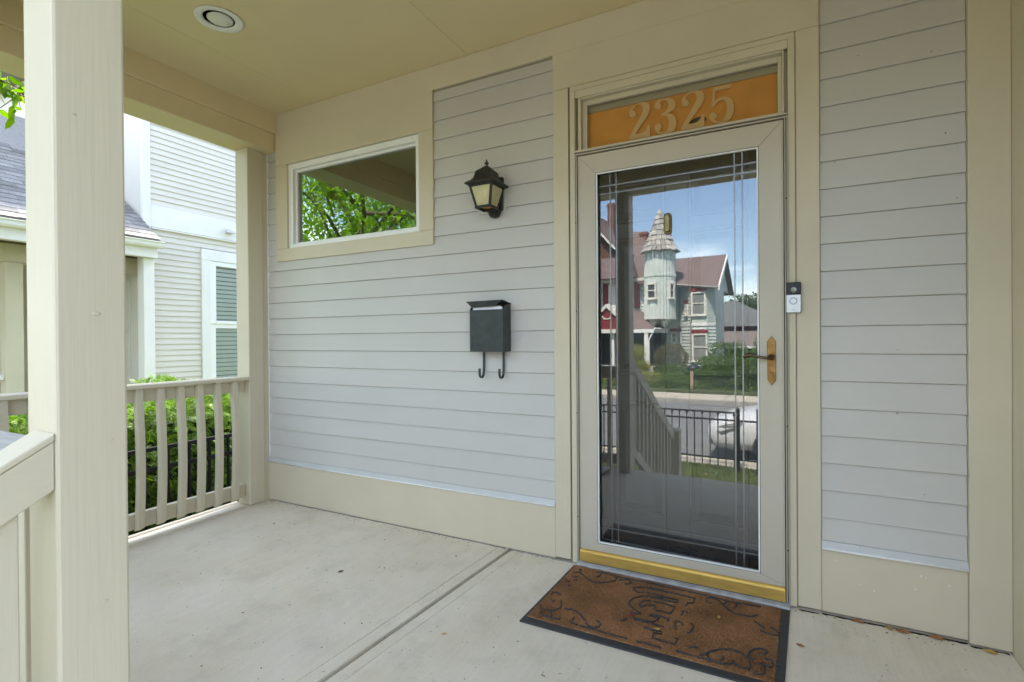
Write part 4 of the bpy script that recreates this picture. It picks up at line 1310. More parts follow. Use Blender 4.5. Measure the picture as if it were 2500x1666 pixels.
z = 3.565
while z < 6.6:
    n_board(2.502, 7.5, z)
    z += .1016
z = 3.145 - .1016
while z > ZN:
    if z > 2.93 or z < .35:
        n_board(2.502, 7.5, z)
    else:
        n_board(2.502, 3.372, z)
        n_board(5.02, 7.5, z)
    z -= .1016
npart('corner_board', (XN - .02, XN + .032, 2.372, 2.500, ZN, 6.8))
npart('corner_board', (XN - .135, XN - .0205, 2.418, 2.449, ZN, 6.8))
npart('band_board', (XN - .02, XN + .034, 2.5015, 7.5, 3.175, 3.560))
build('band_cap', MB().prism([(0, 0), (.055, -.004), (.055, .018), (0, .030)], lambda p, t: (XN + .0 + p[0], t, 3.146 + p[1]), 2.5015, 7.5), 'white_trim', nh)
npart('downspout', (XN + .034, XN + .105, 2.27, 2.370, ZN, 2.72), bevel=.012)
vt = MB().hexa([(XN + .035, 3.84, 3.30), (XN + .16, 3.80, 3.30), (XN + .16, 4.02, 3.30), (XN + .035, 3.98, 3.30),
                (XN + .035, 3.86, 3.385), (XN + .07, 3.86, 3.385), (XN + .07, 3.96, 3.385), (XN + .035, 3.96, 3.385)])
build('vent_hood', vt, 'flashing', nh, bevel=.004)
# window of the side wall, blinds down
nw = build('window', MB().box(XN - .02, XN + .045, 3.374, 3.535, .37, 2.715).box(XN - .02, XN + .045, 4.855, 5.018, .37, 2.715)
           .box(XN - .02, XN + .048, 3.374, 5.018, 2.7155, 2.925).box(XN - .02, XN + .075, 3.36, 5.03, .30, .3695), 'white_trim', nh, bevel=.004)
sh = MB()
for za, zb, dp in ((1.50, 2.712, .012), (.372, 1.50, -.012)):
    sh.box(XN - .02 + dp, XN + .022 + dp, 3.5355, 3.655, za, zb).box(XN - .02 + dp, XN + .022 + dp, 4.735, 4.8545, za, zb)
    sh.box(XN - .02 + dp, XN + .022 + dp, 3.6555, 4.7345, za, za + .055).box(XN - .02 + dp, XN + .022 + dp, 3.6555, 4.7345, zb - .09, zb)
build('sash', sh, 'vinyl_white', nw, bevel=.003)
build('pane', MB().box(XN - .006, XN - .002, 3.65, 4.74, 1.55, 2.63), 'teal_glass', nw)
build('pane', MB().box(XN - .026, XN - .022, 3.65, 4.74, .42, 1.42), 'teal_glass', nw)
bl = MB()
zz = .40
while zz < 2.66:
    bl.hexa([(XN - .050, 3.60, zz), (XN - .046, 3.60, zz), (XN - .046, 4.80, zz), (XN - .050, 4.80, zz),
             (XN - .072, 3.60, zz + .072), (XN - .068, 3.60, zz + .072), (XN - .068, 4.80, zz + .072), (XN - .072, 4.80, zz + .072)])
    zz += .085
tag(build('blind', bl, 'n_blind', nw), kind='stuff')
build('room_shade_panel', MB().box(XN - .13, XN - .10, 3.5, 4.9, .30, 2.8), 'n_room_shade', nw)  # dark panel added just behind the blind for the unlit room
npart('roof', (-15.5, XN + .45, 2.0, 12.4, 6.8, 6.95), 'shingle', 0)

# its porch towards the street: shingled roof with gutter, columns, rail
PX, PY0, PY1 = XN + .60, -1.7, 2.36
EZ = 2.80


def roof_z(x):
    return EZ + .06 + (PX - x) * .72


build('porch_roof', MB().hexa([(XN - 3.0, PY0, roof_z(XN - 3.0) - .10), (PX - .01, PY0, roof_z(PX) - .10), (PX - .01, PY1, roof_z(PX) - .10), (XN - 3.0, PY1, roof_z(XN - 3.0) - .10),
                               (XN - 3.0, PY0, roof_z(XN - 3.0) - .008), (PX - .01, PY0, roof_z(PX) - .008), (PX - .01, PY1, roof_z(PX) - .008), (XN - 3.0, PY1, roof_z(XN - 3.0) - .008)]), 'shingle', nh)
L_ = math.hypot(1, .72)
srng = random.Random(4)
shm = {}
row = 0
s = 0.0
while s < 2.62:
    x0 = PX + .012 - s / L_
    y = PY0 - srng.random() * .3
    off = (row % 2) * .16
    y = PY0 - off
    while y < PY1 - .02:
        w = srng.choice((.28, .33, .24))
        ya, yb = max(y, PY0), min(y + w, PY1)
        if yb - ya > .03:
            th = srng.choice((.004, .008))
            xa, xb = x0, x0 - .19 / L_
            za, zb = roof_z(xa), roof_z(xb)
            build('shingle', MB().hexa([(xb, ya + .002, zb - .004), (xa, ya + .002, za + .002), (xa, yb - .002, za + .002), (xb, yb - .002, zb - .004),
                                        (xb, ya + .002, zb - .002), (xa, ya + .002, za + .006 + th), (xa, yb - .002, za + .006 + th), (xb, yb - .002, zb - .002)]), 'shingle', nh)
        y += w
    s += .145
    row += 1
gp = [(0, 0), (.075, 0), (.095, .03), (.10, .075), (.118, .09), (.118, .10), (.108, .10), (.102, .09), (.0, .09)]
build('gutter', MB().prism(gp, lambda p, t: (PX - .10 + p[0], t, EZ - .075 + p[1]), PY0, 2.42), 'white_trim', nh, bevel=.002)
npart('frieze', (PX - .23, PX - .102, PY0, 2.36, EZ - .24, EZ - .03))
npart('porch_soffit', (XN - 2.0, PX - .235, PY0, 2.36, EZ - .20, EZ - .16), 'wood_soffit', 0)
npart('porch_beam', (XN - .30, XN - .12, PY0, 2.415, EZ - .47, EZ - .201), 'beige')
npart('front_wall', (-15, XN - .14, 2.42, 2.449, ZN, 6.8), 'n_siding', 0)
npart('porch_floor', (XN - 2.0, PX - .15, PY0 + .05, 2.37, ZN, -.25), 'walk_concrete', .01)
for y in (-1.5, .74):
    npart('porch_column', (XN - .31, XN - .11, y - .10, y + .10, -.2495, EZ - .4705), 'beige', .006)
npart('porch_column', (PX - .36, PX - .20, 2.19, 2.355, -.2495, EZ - .2405), 'white_trim', .006)
npart('railing_top', (XN - .25, XN - .17, -1.398, .638, .62, .70), 'vinyl_white', .01)
npart('porch_shade_wall', (-11.3, -11.1, -1.6, 2.37, ZN, EZ - .201), 'beige', 0)  # wall added behind the column to darken this porch
nfw = build('front_window', MB().box(-10.6, -10.48, 2.40, 2.4195, .3, 2.25).box(-9.42, -9.30, 2.40, 2.4195, .3, 2.25).box(-10.478, -9.422, 2.40, 2.4195, 2.12, 2.25).box(-10.478, -9.422, 2.40, 2.4195, .3, .40), 'cream', nh, bevel=.004)
build('pane', MB().box(-10.48, -9.42, 2.409, 2.414, .40, 2.12), 'dark_pane', nfw)

# ------------------------------------------------------------------ clipped evergreen hedge with flat scaly sprays
hr = np.random.default_rng(21)
spray = []
for i in range(6):
    t = i / 6
    for sgn in (-1, 1):
        x0, y0 = 0, .12 + t * .8
        l = .40 * (1 - t * .72)
        x1, y1 = sgn * l, y0 + .34
        spray.append([(x0, y0 - .03, 0), (x1 * .6, (y0 + y1) / 2 - .045, .015), (x1, y1, -.02), (x1 * .5, (y0 + y1) / 2 + .05, .01)])
spray.append([(-.03, 0, 0), (.03, 0, 0), (.02, 1.1, -.02), (-.02, 1.1, -.02)])
spray = np.array(spray)                      # (13,4,3)
HX0, HX1, HY0, HY1, HZ = -4.35, -3.10, -2.5, 3.4, .72


def hedge_face(n, rng):
    """points and outward normals on the hedge's top and near side, lumpy"""
    k = rng.random(n)
    top = k < .42
    y = rng.uniform(HY0, HY1, n)
    x = np.where(top, rng.uniform(HX0, HX1, n), HX1)
    z = np.where(top, HZ, rng.uniform(G, HZ, n))
    lump = .09 * np.sin(y * 3.1 + z * 2.3) + .06 * np.sin(y * 7.3 - z * 5.1 + 1) + .035 * np.sin(y * 15 + z * 11)
    bump2 = .05 * np.sin(y * 4.3 + 1.1) + .05 * np.sin(y * 9.1 + x * 3)
    x = np.where(top, x, x + lump)
    z = np.where(top, z + bump2, z)
    edge = np.clip((z - (HZ - .22)) / .22, 0, 1)
    x = np.where(top, x, x - edge ** 2 * .16)
    nrm = np.stack([np.where(top, .25, 1.0), np.zeros(n), np.where(top, 1.0, .18)], 1)
    return np.stack([x, y, z], 1), nrm


NH = 24000
P, Nn = hedge_face(NH, hr)
depth = hr.uniform(0, 1, NH) ** 1.6 * .26
P = P - Nn * depth[:, None]
# spray frame: stem direction mostly outward and drooping, flat side random
dirv = Nn * hr.uniform(.5, 1.1, (NH, 1)) + hr.normal(0, .55, (NH, 3)) + np.array([0, 0, .1])
dirv /= np.linalg.norm(dirv, axis=1)[:, None]
side = np.cross(dirv, hr.normal(size=(NH, 3)))
side /= np.linalg.norm(side, axis=1)[:, None]
up = np.cross(side, dirv)
sz = hr.uniform(.045, .095, NH)
V = (spray[None, :, :, 0:1] * side[:, None, None, :] + spray[None, :, :, 1:2] * dirv[:, None, None, :] + spray[None, :, :, 2:3] * up[:, None, None, :]) * sz[:, None, None, None]
V[..., 2] -= (spray[None, :, :, 1] ** 2) * sz[:, None, None] * .35
V = V + P[:, None, None, :]
hedge = thing('evergreen_hedge', 'dense green evergreen hedge behind the porch end railing', 'hedge', (-3.6, .4, G))
np_mesh('foliage', V.reshape(-1, 3), 4, 'leaf_hedge', hedge)
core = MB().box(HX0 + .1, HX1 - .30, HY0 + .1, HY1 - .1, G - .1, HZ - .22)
build('branches', core, 'hedge_shade', hedge)  # solid dark block filling the hedge, painted as its inner shade

sf_ = thing('metal_fence', 'black metal picket fence between the porch end and the hedge', 'fence', (-2.95, 0, G))
for z0 in (.398, .258, -.78):
    build('rail', MB().box(-2.965, -2.935, -3.4, 3.4, z0, z0 + .028), 'fence_black', sf_, bevel=.002)
for y in (-3.12, -.715, 1.69):
    build('fence_post', MB().box(-2.978, -2.922, y - .028, y + .028, G - .05, .455), 'fence_black', sf_, bevel=.003)
for k in range(44):
    y = -3.26 + .15 * k
    if min(abs(y + 3.12), abs(y + .715), abs(y - 1.69)) < .05: continue
    build('picket', MB().box(-2.958, -2.942, y - .008, y + .008, G + .06, .3978), 'fence_black', sf_)

# ------------------------------------------------------------------ trees at the left, with a branch reaching to the porch
tr1 = tree('ornamental_tree', 'small ornamental tree whose green branches hang beside the porch', (-5.3, -3.9, G), 5, (2.3, 2.1, 1.75), 4.35, 150, 60, .085, 'leaf_tree', 31, trunk_r=.10, clump_r=.42, limbs=16)
br = np.random.default_rng(77)
bm_ = MB()
bm_.tube([(-4.9, -2.9, 3.0), (-4.0, -1.9, 3.02), (-3.3, -1.32, 2.84), (-3.02, -1.12, 2.60)], [.022, .013, .007, .003], 6)
bp_ = []
main = [Vector((-4.2, -2.1, 3.03)), Vector((-3.6, -1.55, 2.95)), Vector((-3.3, -1.32, 2.84)), Vector((-3.12, -1.19, 2.70)), Vector((-3.02, -1.12, 2.60))]
for a, b in zip(main[:-1], main[1:]):
    for k in range(5):
        p = a.lerp(b, k / 5)
        for j in range(3):
            e = p + Vector((br.normal(0, .12), br.normal(0, .12), br.normal(-.05, .09)))
            bm_.tube([p, e], [.003, .0012], 4)
            for q in range(4):
                c = p.lerp(e, .4 + .2 * q)
                bp_.append((c.x, c.y, c.z))
build('branch', bm_, 'bark', tr1, smooth=True)
np_mesh('branch_leaves', leaves(np.array(bp_), .062, br, .5), 6, 'leaf_tree', tr1)
bb_ = MB()
for k in range(14):
    c = main[2].lerp(main[4], br.random()) + Vector((br.normal(0, .03), br.normal(0, .03), -.03 + br.normal(0, .03)))
    bb_.lathe([(0, -.006), (.005, -.003), (.006, 0), (.005, .004), (0, .006)], tuple(c), 8)
build('berries', bb_, 'berry', tr1, smooth=True)
tree('street_tree', 'tall leafy tree further left along the street', (-10.5, -9.5, G), 8, (3.4, 3.2, 2.9), 5.2, 170, 80, .13, 'leaf_tree', 33, trunk_r=.2, clump_r=.6, group='trees along the street')
tree('street_tree', 'big tree across the road far to the left', (-17, -19, G), 9, (4.2, 4, 3.8), 6.0, 170, 80, .17, 'leaf_far', 34, trunk_r=.25, clump_r=.8, group='trees along the street')

# ------------------------------------------------------------------ front fence, parked car (seen in the door glass)
ff = thing('yard_fence', 'black metal front yard fence with pointed pickets, mirrored in the storm door', 'fence', (0, -6.2, G))
FY = -6.2
f_top, f_2, f_bot = -.045, -.165, -.775
for z0 in (f_top, f_2, f_bot):
    build('rail', MB().box(-6.5, -.02, FY - .014, FY + .014, z0, z0 + .026).box(.34, 3.6, FY - .014, FY + .014, z0, z0 + .026), 'fence_black', ff, bevel=.002)
for x in (-6.5, -3.2, .008, .30, 3.6):
    build('fence_post', MB().box(x - .028, x + .028, FY - .028, FY + .028, G - .05, .0).lathe([(.030, 0), (.034, .02), (.026, .045), (0, .06)], (x, FY, .0), 10), 'fence_black', ff, bevel=.002)
k = 0
x = -6.38
while x < 3.5:
    if min(abs(x - q) for q in (-6.5, -3.2, .008, .30, 3.6)) > .05 and not (.03 < x < .28):
        mbp = MB()
        ztop = f_top - .002
        if k % 2:
            ztop = f_2 + .085
            mbp.lathe([(.006, 0), (.017, .012), (.019, .03), (.009, .06), (0, .075)], (x, FY, ztop - .012), 8)
        mbp.box(x - .008, x + .008, FY - .008, FY + .008, G + .06, ztop)
        build('picket', mbp, 'fence_black', ff)
    k += 1
    x += .1195
# latch gate leaf between the two gate posts
build('gate_rail', MB().box(.04, .268, FY - .012, FY + .012, f_2, f_2 + .025).box(.04, .268, FY - .012, FY + .012, f_bot, f_bot + .025), 'fence_black', ff)


def car(loc, label):
    """loft of cross sections along the car; nose towards -x"""
    t = thing('parked_car', label, 'car', loc)
    X0, Y0, Z0 = loc
    # x, half width, z bottom, z shoulder, z top
    st = [(0.00, .52, .32, .50, .60), (.05, .66, .24, .55, .68), (.18, .78, .20, .60, .76), (.45, .85, .18, .66, .86), (.85, .875, .18, .70, .93), (1.25, .88, .18, .74, .98),
          (1.9, .885, .18, .78, .985), (2.7, .885, .18, .80, .985), (3.5, .88, .18, .82, .985), (4.0, .86, .20, .82, .97), (4.22, .80, .26, .78, .93), (4.30, .68, .34, .70, .84)]
    mb = MB()
    n = 16
    for (x, hw, zb, zs, ztp) in st:
        for k in range(n):
            a = 2 * PI * (k + .5) / n
            cx_, sx_ = math.cos(a), math.sin(a)
            yy = hw * math.copysign(abs(cx_) ** .42, cx_)
            mid = (zb + ztp) / 2
            zzz = mid + (ztp - zb) / 2 * math.copysign(abs(sx_) ** .55, sx_)
            if sx_ > 0: yy *= 1 - .10 * sx_
            mb.v.append((X0 + x, Y0 + yy, Z0 + zzz))
    for i in range(len(st) - 1):
        for k in range(n):
            k2 = (k + 1) % n
            mb.f.append((i * n + k, (i + 1) * n + k, (i + 1) * n + k2, i * n + k2))
    mb.f.append(tuple(range(n)))
    mb.f.append(tuple((len(st) - 1) * n + k for k in range(n - 1, -1, -1)))
    body = build('body', mb, 'car_white', t, smooth=True)
    cab = [(1.22, .80, .97, .99), (1.75, .70, .97, 1.34), (2.15, .66, .97, 1.46), (2.9, .66, .97, 1.48), (3.45, .68, .97, 1.42), (3.95, .72, .97, 1.10), (4.05, .72, .97, 1.0)]
    cb = MB()
    for (x, hw, zb, ztp) in cab:
        hb_ = .80
        cb.v += [(X0 + x, Y0 - hb_, Z0 + zb), (X0 + x, Y0 - hw, Z0 + ztp - .03), (X0 + x, Y0 - hw * .8, Z0 + ztp), (X0 + x, Y0 + hw * .8, Z0 + ztp), (X0 + x, Y0 + hw, Z0 + ztp - .03), (X0 + x, Y0 + hb_, Z0 + zb)]
    for i in range(len(cab) - 1):
        for k in range(5):
            cb.f.append((i * 6 + k, (i + 1) * 6 + k, (i + 1) * 6 + k + 1, i * 6 + k + 1))
    build('windows', cb, 'car_glass', t, smooth=True)
    rfm = MB()
    for (x, hw, zb, ztp) in cab[1:6]:
        rfm.v += [(X0 + x, Y0 - hw - .005, Z0 + ztp - .02), (X0 + x, Y0 - hw * .8, Z0 + ztp + .012), (X0 + x, Y0 + hw * .8, Z0 + ztp + .012), (X0 + x, Y0 + hw + .005, Z0 + ztp - .02)]
    for i in range(4):
        for k in range(3):
            rfm.f.append((i * 4 + k, (i + 1) * 4 + k, (i + 1) * 4 + k + 1, i * 4 + k + 1))
    build('roof', rfm, 'car_white', t, smooth=True)
    for xw in (1.12, 3.45):
        for s in (-1, 1):
            wh = MB()
            prof = [(.20, -.10), (.30, -.10), (.32, -.06), (.32, .06), (.30, .10), (.20, .10)]
            n0 = len(wh.v)
            wh.lathe(prof, (0, 0, 0), 24)
            wh.v = [(X0 + xw + a, Y0 + s * .80 + c * s, Z0 + .32 + b) for a, b, c in wh.v]
            w_o = build('wheel', wh, 'tyre', t, smooth=False)
            rm = MB().lathe([(0, .06), (.05, .085), (.19, .075), (.20, .095), (.20, .0)], (0, 0, 0), 20)
            rm.v = [(X0 + xw + a, Y0 + s * .80 + c * s, Z0 + .32 + b) for a, b, c in rm.v]
            build('rim', rm, 'rim', w_o, smooth=False)
    for s in (-1, 1):
        hl = MB()
        pts = [(.10, .60, .60), (.30, .80, .66), (.62, .862, .76), (.58, .868, .66), (.30, .835, .56), (.12, .70, .54)]
        vs = [(X0 + a, Y0 + s * (b + .012), Z0 + c) for a, b, c in pts] + [(X0 + a + .05, Y0 + s * (b - .06), Z0 + c) for a, b, c in pts]
        fs = [tuple(range(6)), tuple(range(11, 5, -1))] + [(k, (k + 1) % 6, 6 + (k + 1) % 6, 6 + k) for k in range(6)]
        h_o = build('headlight', hl.add(vs, fs), 'lamp_clear', t)
        build('turn_signal', MB().add([(X0 + .54, Y0 + s * .872, Z0 + .715), (X0 + .60, Y0 + s * .884, Z0 + .735), (X0 + .575, Y0 + s * .890, Z0 + .68), (X0 + .54, Y0 + s * .880, Z0 + .675),
                                       (X0 + .48, Y0 + s * .80, Z0 + .72), (X0 + .58, Y0 + s * .80, Z0 + .745), (X0 + .57, Y0 + s * .80, Z0 + .67), (X0 + .48, Y0 + s * .80, Z0 + .66)],
                                      [(0, 1, 2, 3), (4, 7, 6, 5), (0, 4, 5, 1), (1, 5, 6, 2), (2, 6, 7, 3), (3, 7, 4, 0)]), 'lamp_orange', h_o)
        build('fog_lamp', MB().tube([(X0 + .10, Y0 + s * .66, Z0 + .36), (X0 + .16, Y0 + s * .66, Z0 + .36)], .06, 12), 'car_glass', t)
        build('mirror', MB().box(X0 + 1.35, X0 + 1.5, Y0 + s * .86, Y0 + s * 1.03, Z0 + .98, Z0 + 1.1), 'car_white', t, bevel=.03)
    build('grille', MB().box(X0 - .015, X0 + .06, Y0 - .42, Y0 + .42, Z0 + .38, Z0 + .52), 'car_glass', t, bevel=.02)
    return t


car((-.68, -8.05, G - .12), 'white car parked at the kerb, its nose mirrored in the storm door')

# ------------------------------------------------------------------ Victorian house across the street (mirrored in the storm door)
vh = thing('turret_house', 'mint green house with round turret and red roof, mirrored in the storm door', 'house', (-8, -29, G))
GZ = G + .1


def lap_wall(pts, z0, z1, name='siding', m='mint', exp=.19, proud=.035, parent=None):
    """lapped boards along a plan polyline; one part, boards too small to tell apart"""
    mb = MB()
    n = max(1, int(round((z1 - z0) / exp)))
    e = (z1 - z0) / n
    for (xa, ya), (xb, yb) in zip(pts[:-1], pts[1:]):
        d = Vector((xb - xa, yb - ya, 0)).normalized()
        nn = Vector((-d.y, d.x, 0))
        if nn.y < 0: nn = -nn
        for i in range(n):
            za, zb_ = z0 + i * e, z0 + (i + 1) * e
            o = nn * proud
            mb.add([(xa + o.x, ya + o.y, za), (xb + o.x, yb + o.y, za), (xb, yb, zb_), (xa, ya, zb_), (xa, ya, za), (xb, yb, za)], [(0, 1, 2, 3), (4, 5, 1, 0)])
    return tag(build(name, mb, m, parent or vh), kind='stuff')


def v_window(name, cx_, cy_, z0, z1, w, ang=0.0, lint=True, curtain='curtain', frame='cream'):
    """sash window; ang turns it about z, outward is +y at ang 0"""
    ca, sa = math.cos(ang), math.sin(ang)
    def T(mb):
        mb.v = [(cx_ + a * ca - b * sa, cy_ + a * sa + b * ca, c) for a, b, c in mb.v]
        return mb
    fw = .10
    o = build(name, T(MB().box(-w / 2, -w / 2 + fw, -.05, .09, z0, z1).box(w / 2 - fw, w / 2, -.05, .09, z0, z1).box(-w / 2 + fw, w / 2 - fw, -.05, .09, z1 - fw, z1).box(-w / 2 - .03, w / 2 + .03, -.05, .12, z0 - .08, z0)
                        .box(-w / 2 + fw, w / 2 - fw, .0, .07, (z0 + z1) / 2 - .03, (z0 + z1) / 2 + .03).box(-w / 2 + fw, w / 2 - fw, -.05, .08, z0 + .0005, z0 + .05)), frame, vh, bevel=.008)
    build('pane', T(MB().box(-w / 2 + .08, w / 2 - .08, .030, .036, z0 + .02, z1 - .08)), 'dark_pane' if curtain is None else curtain, o)
    if lint:
        build('lintel', T(MB().box(-w / 2 - .03, w / 2 + .03, .0, .11, z1 + .02, z1 + .20)), 'maroon', vh, bevel=.01)
    return o


# main block
build('main_wall', MB().box(-16, -5.80, -36, -28.65, GZ - .2, 4.85), 'mint', vh)
lap_wall([(-16, -28.64), (-5.80, -28.64)], GZ, 4.8)
build('main_roof', MB().hexa([(-16.4, -37, 4.75), (-5.9, -37, 4.75), (-5.9, -28.1, 4.75), (-16.4, -28.1, 4.75), (-15, -33.2, 8.6), (-9.6, -33.2, 8.6), (-9.6, -32.6, 8.6), (-15, -32.6, 8.6)]), 'red_roof', vh)
build('eave_board', MB().box(-16.4, -7.3, -28.12, -28.0, 4.62, 4.80), 'cream', vh)
# left front gable with flared bargeboard and pent roof
build('gable_wall', MB().prism([(-13.5, 5.0), (-9.5, 5.0), (-9.5, 6.0), (-11.4, 8.9), (-13.5, 6.0)], lambda p, t: (p[0], t, p[1]), -32, -28.3), 'gable_brown', vh)
gb = []
for t in np.linspace(0, 1, 10):
    gb.append((-11.4 + 2.35 * t, 9.25 - 3.9 * t + 1.1 * t * t))
for nme, m_, wdt, y0, y1 in (('gable_roof', 'red_roof', .10, -32, -27.85), ('bargeboard', 'cream', -.26, -28.05, -27.9)):
    for sgn in (-1, 1):
        poly = [(-11.4 + sgn * (x + 11.4), z) for x, z in gb] + [(-11.4 + sgn * (x + 11.4), z + wdt) for x, z in reversed(gb)]
        build(nme, MB().prism(poly, lambda p, t: (p[0], t, p[1]), y0, y1), m_, vh)
build('pent_roof', MB().hexa([(-14, -28.3, 4.8), (-8.2, -28.3, 4.8), (-8.2, -27.3, 4.8), (-14, -27.3, 4.8), (-14, -28.31, 6.2), (-8.6, -28.31, 6.2), (-8.6, -28.25, 6.2), (-14, -28.25, 6.2)]), 'red_roof', vh)
# chimneys in courses of brick
for (x0, x1, y0, y1, z0, z1) in ((-11.15, -10.68, -31.5, -30.9, 6.0, 10.4), (-9.2, -8.72, -32.4, -31.9, 6.2, 8.4)):
    ch = build('chimney', MB().box(x0 + .01, x1 - .01, y0 + .01, y1 - .01, z0, z1), 'kerb_concrete', vh)
    zc = z0
    r_ = 0
    bmesh_ = MB()
    while zc < z1 - .03:
        for k in range(3):
            a = x0 + (x1 - x0) * k / 3
            bmesh_.box(a + .008, a + (x1 - x0) / 3 - .008, y0, y1, zc + .006, zc + .09)
        zc += .1
    bmesh_.box(x0 - .05, x1 + .05, y0 - .05, y1 + .05, z1 - .22, z1 - .1)
    tag(build('brickwork', bmesh_, 'brick_red', ch), kind='stuff')
# upstairs window with shutters on the left
v_window('window', -9.78, -28.6, 3.05, 4.60, .95, lint=False, curtain='white_trim', frame='white_trim')
for x in (-10.45, -8.42):
    build('shutter', MB().box(x - .17, x + .17, -28.62, -28.55, 3.0, 4.62), 'maroon', vh, bevel=.01)
# turret
TX, TY, TR = -6.68, -27.35, .86
nt_ = 30
tm = MB()
for z in (2.22, 4.66, 4.661, 4.78, 4.781, 6.24):
    for k in range(nt_ * 2):
        a = 2 * PI * k / (nt_ * 2)
        r = TR + (.03 if k % 2 else -.012) + (.03 if 4.6605 < z < 4.7805 else 0)
        tm.v.append((TX + r * math.cos(a), TY + r * math.sin(a), z))
for i in range(5):
    for k in range(nt_ * 2):
        k2 = (k + 1) % (nt_ * 2)
        q = nt_ * 2
        tm.f.append((i * q + k, i * q + k2, (i + 1) * q + k2, (i + 1) * q + k))
tm.f += [tuple(range(nt_ * 2 - 1, -1, -1)), tuple(5 * nt_ * 2 + k for k in range(nt_ * 2))]
build('turret', tm, 'mint', vh)
build('turret_roof', MB().lathe([(1.0, 6.16), (.90, 6.35), (.62, 6.95), (.36, 7.62), (.14, 8.28), (.0, 8.55)], (TX, TY, 0), 28), 'shake', vh, smooth=True)
prof = [(1.06, 6.12), (.86, 6.42), (.71, 6.74), (.585, 7.06), (.465, 7.38), (.345, 7.70), (.23, 8.02), (.12, 8.34)]
srn = random.Random(9)
for i, (r, z) in enumerate(prof):
    r2, z2 = prof[i + 1] if i + 1 < len(prof) else (.02, 8.58)
    n = max(6, int(2 * PI * r / .27))
    a0 = srn.random()
    for k in range(n):
        a, b = a0 + 2 * PI * k / n, a0 + 2 * PI * (k + 1) / n - .035
        dz = srn.uniform(-.04, .03)
        rt = r2 + .005
        ro = r + .075 + srn.uniform(0, .03)
        build('roof_shake', MB().add([(TX + ro * math.cos(a), TY + ro * math.sin(a), z + dz), (TX + ro * math.cos(b), TY + ro * math.sin(b), z + dz), (TX + rt * math.cos(b), TY + rt * math.sin(b), z2 + .05), (TX + rt * math.cos(a), TY + rt * math.sin(a), z2 + .05),
                                      (TX + (ro - .10) * math.cos(a), TY + (ro - .10) * math.sin(a), z + dz), (TX + (ro - .10) * math.cos(b), TY + (ro - .10) * math.sin(b), z + dz)],
                                     [(0, 1, 2, 3), (0, 4, 5, 1), (4, 0, 3), (1, 5, 2), (4, 3, 2, 5)]), 'shake', vh)
for ang, zz0, zz1, w in ((-.28, 3.40, 4.28, .62), (1.05, 3.40, 4.28, .40)):
    # ang measured from +y towards +x
    wx, wy = TX + (TR + .0) * math.sin(ang), TY + (TR + .0) * math.cos(ang)
    v_window('window', wx, wy, zz0, zz1, w, -ang, lint=False, curtain='dark_pane')
for ang in (-.45, .62):
    bx_, by_ = TX + .62 * math.sin(ang), TY + .62 * math.cos(ang)
    build('corbel', MB().add([(bx_ - .25, by_, 2.218), (bx_ + .25, by_, 2.218), (bx_, by_, 1.75), (bx_ - .25, by_ - .5, 2.218), (bx_ + .25, by_ - .5, 2.218), (bx_, by_ - .5, 1.75)],
                             [(0, 2, 1), (3, 4, 5), (0, 1, 4, 3), (1, 2, 5, 4), (2, 0, 3, 5)]), 'cream', vh)
build('downspout', MB().tube([(-7.62, -28.5, 4.6), (-7.58, -28.45, 4.35), (-7.58, -28.5, 2.3)], .05, 8), 'cream', vh)
# right wing with bay
bay = [(-5.85, -28.66), (-4.93, -27.45), (-4.10, -27.45), (-3.74, -27.95), (-3.74, -31)]
build('bay_wall', MB().prism([(-5.85, -31)] + [(x, y - .02) for x, y in bay], lambda p, t: (p[0], p[1], t), GZ - .2, 4.2), 'mint', vh)
lap_wall(bay[:4], GZ, 1.80)
lap_wall(bay[:2], 1.96, 4.1)
for (xa, ya), (xb, yb) in ((bay[1], bay[2]), (bay[2], bay[3])):
    mbv = MB()
    L2 = math.hypot(xb - xa, yb - ya)
    nb = int(L2 / .085)
    for k in range(nb):
        t0, t1 = k / nb, (k + .75) / nb
        p, q = Vector((xa, ya, 0)).lerp(Vector((xb, yb, 0)), t0), Vector((xa, ya, 0)).lerp(Vector((xb, yb, 0)), t1)
        mbv.add([(p.x, p.y + .02, 1.96), (q.x, q.y + .02, 1.96), (q.x, q.y + .02, 4.05), (p.x, p.y + .02, 4.05)], [(0, 1, 2, 3)])
    tag(build('vertical_boards', mbv, 'mint', vh), kind='stuff')
bd = MB()
for (xa, ya), (xb, yb) in zip(bay[:3], bay[1:4]):
    bd.add([(xa, ya, 1.80), (xb, yb, 1.80), (xb, yb + .06, 1.80), (xa, ya + .06, 1.80), (xa, ya, 1.96), (xb, yb, 1.96), (xb, yb + .06, 1.94), (xa, ya + .06, 1.94)],
           [(0, 3, 2, 1), (4, 5, 6, 7), (3, 7, 6, 2), (0, 1, 5, 4), (1, 2, 6, 5), (0, 4, 7, 3)])
build('band_board', bd, 'white_trim', vh)
build('corner_strip', MB().box(-4.98, -4.88, -27.47, -27.41, GZ, 1.8).box(-4.14, -4.06, -27.47, -27.41, GZ, 1.8).box(-5.9, -5.78, -28.64, -28.56, GZ, 4.1), 'mint_dark', vh)
v_window('window', -4.56, -27.44, 2.42, 3.72, .80)
v_window('window', -4.50, -27.44, -.16, 1.38, .84)
av = math.atan2(-27.45 + 28.66, -4.93 + 5.85)
for tt, z0, z1, w in ((.62, 2.45, 3.1, .36), (.03, .85, 1.50, .36)):
    px_, py_ = -5.85 + .92 * tt, -28.66 + 1.21 * tt
    v_window('window', px_, py_, z0, z1, w, av, curtain='white_trim')
v_window('window', -6.2, -28.62, .85, 1.5, .36)
wr = MB()
